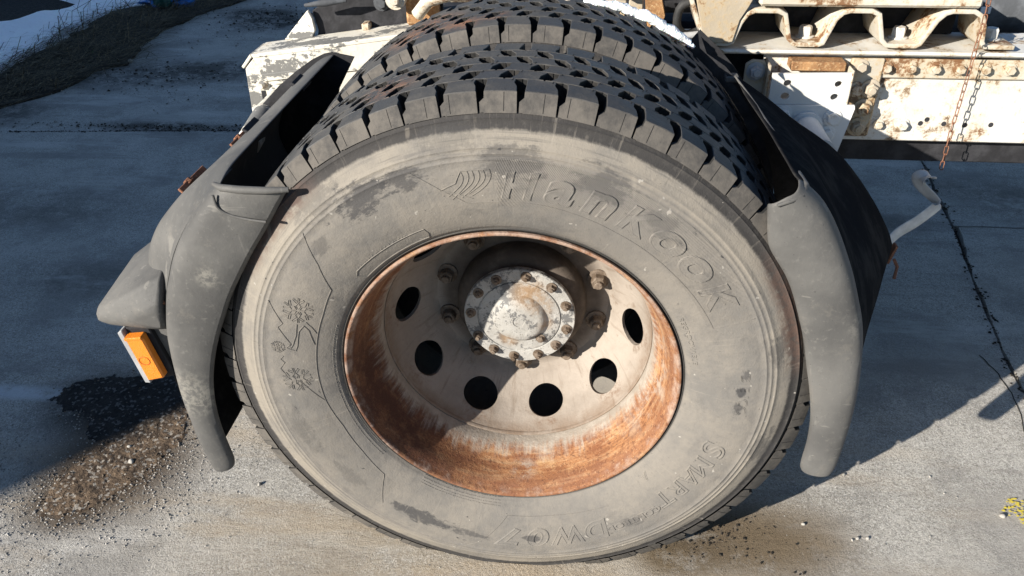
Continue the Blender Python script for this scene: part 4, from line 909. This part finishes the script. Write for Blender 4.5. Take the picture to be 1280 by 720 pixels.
# ---- chassis rail and what is bolted to it
YW = .822
rail = T("chassis_rail", MB().box((.535, YW, .640), (3.4, YW+.012, .858), .003).box((.45, YW+.012, .640), (3.4, .93, .650), .002), "white", truck, 30, "white chassis rail speckled with rust")
T("inner_member", MB().box((.60, .862, .570), (3.4, .895, .638), .003), "black", rail, 30)
T("top_flange", MB().box((.10, .792, .8585), (3.4, .972, .8685), .004), "white", rail, 30)
T("bolt_strip", MB().box((.795, YW-.009, .800), (3.4, YW-.0005, .848), .003), "stained", rail, 30)
for i in range(9): T("rail_bolt", MB().hexbolt((.818+.0555*i, YW-.009, .826), (0, -1, 0), .0105, .012), "stained", rail, 30)
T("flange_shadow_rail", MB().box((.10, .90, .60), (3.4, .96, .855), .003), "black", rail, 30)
def disc_hole(x, z, r=.006, y=YW-.0006): return MB().add([(x+r*math.cos(t), y, z+r*1.05*math.sin(t)) for t in np.linspace(0, 2*PI, 14)[:-1]], [tuple(range(13))])
for x, z in ((.935, .687), (.948, .697), (.990, .687), (1.040, .685), (1.10, .687), (1.19, .690)): T("bolt_hole", disc_hole(x, z), "black", rail, 0)
T("rail_bolt", MB().hexbolt((.892, YW, .683), (0, -1, 0), .012, .012), "white", rail, 30)
T("rail_bolt", MB().hexbolt((.836, YW, .682), (0, -1, 0), .0095, .010), "stained", rail, 30)
# rusty riveted splice plate
spl = T("splice_plate", MB().box((.735, YW-.016, .655), (.812, YW-.0007, .848), .004), "splash", rail, 30)
for x, z in ((.790, .778), (.783, .730), (.779, .682)): T("splice_bolt", MB().hexbolt((x, YW-.016, z), (0, -1, 0), .0155, .016, True, .006), "beige", spl, 30)
T("splice_bolt", MB().hexbolt((.757, YW-.016, .830), (0, -1, 0), .0125, .012), "beige", spl, 30)
T("splice_bolt", MB().hexbolt((.758, YW-.016, .775), (0, -1, 0), .013, .010), "stained", spl, 30)
# white bracket: upper perforated plate, lower bolted plate, tube
def plate_with_holes(outline, holes, y, th):
    """outline and holes in x,z; the holes are cut through"""
    bm = bmesh.new(); y0 = y
    def loop(pts): vs = [bm.verts.new((x, y0, z)) for x, z in pts]; return [bm.edges.new((vs[i], vs[(i+1) % len(vs)])) for i in range(len(vs))]
    ed = loop(outline)
    for x, z, r in holes: ed += loop([(x+r*1.15*math.cos(t), z+r*math.sin(t)) for t in np.linspace(0, 2*PI, 17)[:-1]])
    bmesh.ops.triangle_fill(bm, edges=ed, use_beauty=True)
    g = bmesh.ops.extrude_face_region(bm, geom=bm.faces[:]); bmesh.ops.translate(bm, vec=(0, th, 0), verts=[e for e in g['geom'] if isinstance(e, bmesh.types.BMVert)])
    return MB().bm(bm)
brk = T("mount_bracket", plate_with_holes([(.545, .828), (.722, .832), (.726, .757), (.545, .755)], [(.582, .806, .008), (.697, .806, .0075), (.581, .775, .0085), (.694, .775, .008)], YW-.075, .007), "clean", truck, 30, "white perforated mounting bracket with a pipe stub")
T("bracket_side", MB().box((.722, YW-.076, .757), (.728, YW-.001, .838), .002), "stained", brk, 30)
T("bracket_side", MB().box((.536, YW-.060, .755), (.544, YW-.001, .842), .002), "beige", brk, 30)
T("bracket_ear", MB().prism([(.488, YW-.040, .770), (.488, YW-.040, .838), (.503, YW-.040, .848), (.530, YW-.040, .846), (.548, YW-.040, .815), (.548, YW-.040, .770)], (0, .012, 0), .002), "beige", brk, 30)
T("ear_bolt", MB().hexbolt((.512, YW-.040, .822), (0, -1, 0), .015, .014, True, .005), "steel", brk, 30)
T("rust_block", MB().box((.590, YW-.050, .826), (.715, YW-.002, .848), .003), "orust", brk, 30)
low = [(.530, .754), (.742, .758), (.744, .750), (.726, .640), (.718, .626), (.70, .622), (.60, .66), (.545, .70)]
lp = T("bracket_plate", plate_with_holes(low, [(.688, .652, .008)], YW-.083, .007), "clean", brk, 30)
for x, z in ((.583, .734), (.697, .728), (.691, .688)): T("bracket_bolt", MB().hexbolt((x, YW-.083, z), (0, -1, 0), .0145, .014, True), "clean", brk, 30)
T("pipe_stub", MB().tube([(.640, YW-.08, .705), (.640, .66, .705), (.640, .585, .705)], .030, 20).tube([(.640, YW-.081, .705), (.640, YW-.095, .705)], .037, 20), "clean", brk, 40)

# corrugated (hat-section) cross bracket on the flange
wave = [(.30, 1.02), (.340, .985), (.372, .905), (.392, .880), (.405, .874), (.442, .874), (.456, .880), (.470, .925), (.482, .944), (.495, .950), (.545, .950), (.560, .944), (.576, .890), (.590, .877), (.605, .8745), (.650, .8745), (.663, .880), (.682, .935), (.694, .948), (.706, .952), (.752, .952), (.768, .946), (.785, .890), (.798, .877), (.815, .8745), (.868, .8745), (.880, .881), (.905, .935), (.918, .949), (.930, .953), (.975, .953), (.992, .944), (1.000, .925), (1.006, .888), (1.018, .8755), (1.040, .8745), (1.085, .8740)]
rows = [[(x, y, z) for x, z in wave] for y in (.800, .94)]
cor = T("corrugated_bracket", MB().grid(rows), "stained", truck, 45, "wavy white steel bracket streaked with rust on the flange")
s = cor.modifiers.new("thickness", 'SOLIDIFY'); s.thickness = .0105; s.offset = 1
bv = cor.modifiers.new("edge", 'BEVEL'); bv.width = .0022; bv.segments = 2; bv.limit_method = 'ANGLE'; bv.angle_limit = R(50)
for x, r in ((.628, .0155), (.842, .0155), (1.050, .0155)): T("bracket_bolt", MB().hexbolt((x, .855, .8815), (0, 0, 1), r, .022, True), "white", cor, 30)
T("bracket_bolt", MB().hexbolt((.424, .84, .8815), (0, 0, 1), .012, .012, True), "stained", cor, 30)
T("dark_filler", MB().box((.40, .944, .8705), (1.0, 1.0, .9655), .002), "black", cor, 0)  # black block added so the openings under the arches stay dark
T("bracket_side_sheet", MB().prism([(.335, .795, 1.06), (.52, .795, 1.06), (.478, .795, .965), (.462, .795, .935), (.452, .795, .885), (.44, .795, .882), (.400, .795, .882), (.378, .795, .91)], (0, .010, 0), .002), "beige", cor, 30)
T("sub_frame", MB().box((.50, .792, .967), (.985, .98, .990), .006).box((.56, .80, .991), (.66, .90, 1.02), .006), "stained", truck, 30, "rust-flecked white plate lying on the wavy bracket")
T("frame_packer", MB().box((.88, .80, .992), (.975, .86, 1.006), .005).box((.72, .81, .991), (.80, .88, 1.03), .006), "beige", truck, 30)
# inner frame, its shade put into dark colours: opposite rail, cross members, tank
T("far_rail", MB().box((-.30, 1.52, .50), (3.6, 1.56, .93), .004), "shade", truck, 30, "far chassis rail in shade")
T("cross_member", MB().box((.45, .98, .70), (.62, 1.52, .90), .01), "black", truck, 30)
T("cross_member", MB().box((-.30, .99, .66), (-.22, 1.52, .88), .01), "black", truck, 30)
T("gearbox_case", MB().box((.0, 1.10, .55), (.9, 1.50, .86), .03, None, 2), "black", truck, 40)
T("air_tank", MB().tube([(1.02, 1.14, .90), (1.06, 1.14, .90), (2.6, 1.14, .90), (2.64, 1.14, .90)], [.06, .085, .085, .06], 24), "shade", truck, 50, "dark air tank behind the flange")
T("tank_label", MB().box((1.10, 1.050, .893), (1.125, 1.0545, .910), .001), "paperlabel", truck, 0)
# ---- tail of the rail (left in view)
def tz(x): return .833+(x+.70)*.155
top = [(-.742, .800), (-.712, .834), (-.10, tz(-.10)+.003)]
tail = T("tail_member", MB().prism([(-.748, .790, .655), (-.742, .790, .803), (-.715, .790, .831), (-.10, .790, .918), (-.10, .790, .70), (-.60, .790, .655)], (0, .012, 0), .002), "peel", truck, 30, "peeling white end of the chassis frame")
T("tail_flange", MB().prism([(-.716, .788, .830), (-.10, .788, .917), (-.10, .788, .928), (-.722, .788, .839)], (0, .11, 0), .002), "peel", tail, 30)
T("tail_chamfer", MB().prism([(-.745, .7885, .803), (-.718, .7885, .833), (-.722, .7885, .841), (-.751, .7885, .808)], (0, .10, 0), .0015), "peel", tail, 30)
T("tail_lip", MB().box((-.735, .7845, .792), (-.36, .7895, .812), .002, Matrix.Rotation(R(-7.6), 4, 'Y')), "peel", tail, 30)
T("tail_bolt", MB().hexbolt((-.705, .790, .765), (0, -1, 0), .010, .016, True), "white", tail, 30)
T("tail_bolt", MB().hexbolt((-.575, .790, .800), (0, -1, 0), .010, .014, True), "white", tail, 30)
T("tail_slot", MB().box((-.711, .7885, .708), (-.700, .7892, .748), .0), "black", tail, 0)
T("guard_tube", MB().tube([(-.655, .79, .735), (-.655, .66, .735), (-.640, .50, .725)], .028, 20).tube([(-.655, .7885, .735), (-.655, .770, .735)], .035, 20), "peel", tail, 40)
gus = T("gusset_plate", MB().prism([(-.665, .885, .850), (-.592, .885, .925), (-.583, .885, .905), (-.580, .885, .875), (-.592, .885, .848)], (0, .012, 0), .002), "peel", tail, 30)
T("shade_plate", MB().prism([(-.60, .905, .80), (-.25, .905, .80), (-.25, .905, 1.06), (-.48, .905, 1.03), (-.545, .905, .945), (-.588, .905, .918), (-.578, .905, .87)], (0, .012, 0), .002), "black", tail, 30)  # plate lies in shade, painted in here as a black colour
T("plate_bolt", MB().hexbolt((-.405, .905, .940), (0, -1, 0), .014, .010), "shade", tail, 30)
T("roll_bracket", MB().tube([(-.585, .85, .945), (-.53, .85, .952), (-.48, .855, .956)], [.004, .009, .004], 12), "shade", tail, 40)
T("step_tab", MB().box((-.455, .875, .878), (-.435, .905, .896), .003), "stained", tail, 30)
rb = T("rust_bracket", MB().box((-.335, .86, .895), (-.255, .90, .990), .006), "orust", truck, 30, "orange rusted bracket behind the inner tyre")
T("bracket_knuckle", MB().tube([(-.352, .83, .965), (-.352, .86, .965)], .024, 20).hexbolt((-.352, .83, .965), (0, -1, 0), .012, .012), "stained", rb, 35)
T("bracket_pipe", MB().tube([(-.30, .83, .93), (-.27, .82, .965), (-.24, .82, .975), (-.20, .82, .985)], .016, 12), "stained", rb, 40)
T("pale_block", MB().box((-.23, .87, .95), (-.15, .93, 1.04), .006), "stained", rb, 30)
# clutter between the rails above the inner tyre
T("valve_block", MB().box((.02, .90, .93), (.10, .97, 1.01), .008).tube([(.10, .90, .985), (.19, .89, .985)], .026, 14), "stained", truck, 35, "stained valve block above the inner tyre")
T("hanger_plate", MB().box((.155, .89, .87), (.205, .90, .97), .003).box((.21, .89, .87), (.245, .90, .965), .003), "beige", truck, 30)
T("hanger_plate", MB().prism([(.245, .888, .975), (.285, .888, .975), (.30, .888, .92), (.285, .888, .87), (.26, .888, .88)], (0, .012, 0), .002), "orust", truck, 30)
T("pin_head", MB().bm(rock(.013, 5), Matrix.Translation((.197, .865, .975))), "clean", truck, 60)
T("air_hose", MB().tube(smoothpoly([(.19, .90, .988), (.35, .92, .99), (.55, .95, .985), (.70, .96, .98)], 20), .010, 10), "rub", truck, 60)
T("air_hose", MB().tube(smoothpoly([(.42, .90, .90), (.375, .88, .885), (.345, .86, .885), (.325, .85, .91), (.330, .85, .95), (.36, .85, .965), (.39, .86, .955)], 26), .010, 10), "rub", truck, 60)
T("air_hose", MB().tube(smoothpoly([(.28, .84, .872), (.31, .845, .882), (.36, .85, .884), (.42, .86, .89)], 14), .009, 10), "steel", truck, 60)
T("fuel_pipe", MB().tube([(.30, 1.0, .93), (.60, 1.02, .93)], .03, 14), "black", truck, 60)

# ---- chains hanging over the rail
def linkmesh():
    L, r, t = .0150, .0042, .00115
    pts = [(r*math.sin(PI*k/6-PI/2), 0, L/2+r*math.cos(PI*k/6-PI/2)) for k in range(7)]+[(r*math.sin(PI*k/6+PI/2), 0, -L/2+r*math.cos(PI*k/6+PI/2)) for k in range(7)]
    o = MB().tube(pts, t, 6, closed=True).out("link", "clip", None, 60); me = o.data; bpy.data.objects.remove(o); return me
LM = linkmesh()
def chain(path, label, mat='clip'):
    ch = empty("hanging_chain", label, "chain", path[0]); P = [Vector(p) for p in path]; seg = [(b-a).length for a, b in zip(P, P[1:])]
    tot = sum(seg); n = int(tot/.0195)
    for k in range(n):
        d = (k+.5)*tot/n; i = 0
        while i < len(seg)-1 and d > seg[i]: d -= seg[i]; i += 1
        t = (P[i+1]-P[i]).normalized(); p = P[i]+t*d
        o = bpy.data.objects.new("link", LM); put(o, ch); o.location = p-P[0]; o.material_slots[0].link = 'OBJECT'; o.material_slots[0].material = MT[mat]; q = t.to_track_quat('Z', 'Y').to_matrix() @ Matrix.Rotation(R(45+90*(k % 2)), 3, 'Z'); o.rotation_euler = q.to_euler()
chain([(.978, .765, 1.02), (.984, .765, .95), (.986, .770, .885), (.990, .775, .84), (.994, .782, .70), (.998, .782, .585)], "thin rusty chain hanging past the white rail with its end in the air")
# snow left on the inner tyre
mb = MB(); rr = random.Random(3); path = smoothpoly([(.105, .565, 1.030), (.16, .575, 1.020), (.21, .585, 1.003), (.26, .590, .981), (.31, .594, .950), (.335, .596, .930)], 30)
mb.tube([(x+rr.uniform(-.003, .003), y, z-.001+rr.uniform(-.002, .002)) for x, y, z in path], [(.003+.009*math.sin(PI*(i+.6)/30.5)**.6)*rr.uniform(.75, 1.1) for i in range(30)], 10)
tag(T("snow_remnant", mb, "snow", None, 90), "strip of old snow lying on the shoulder of the inner tyre", "snow")
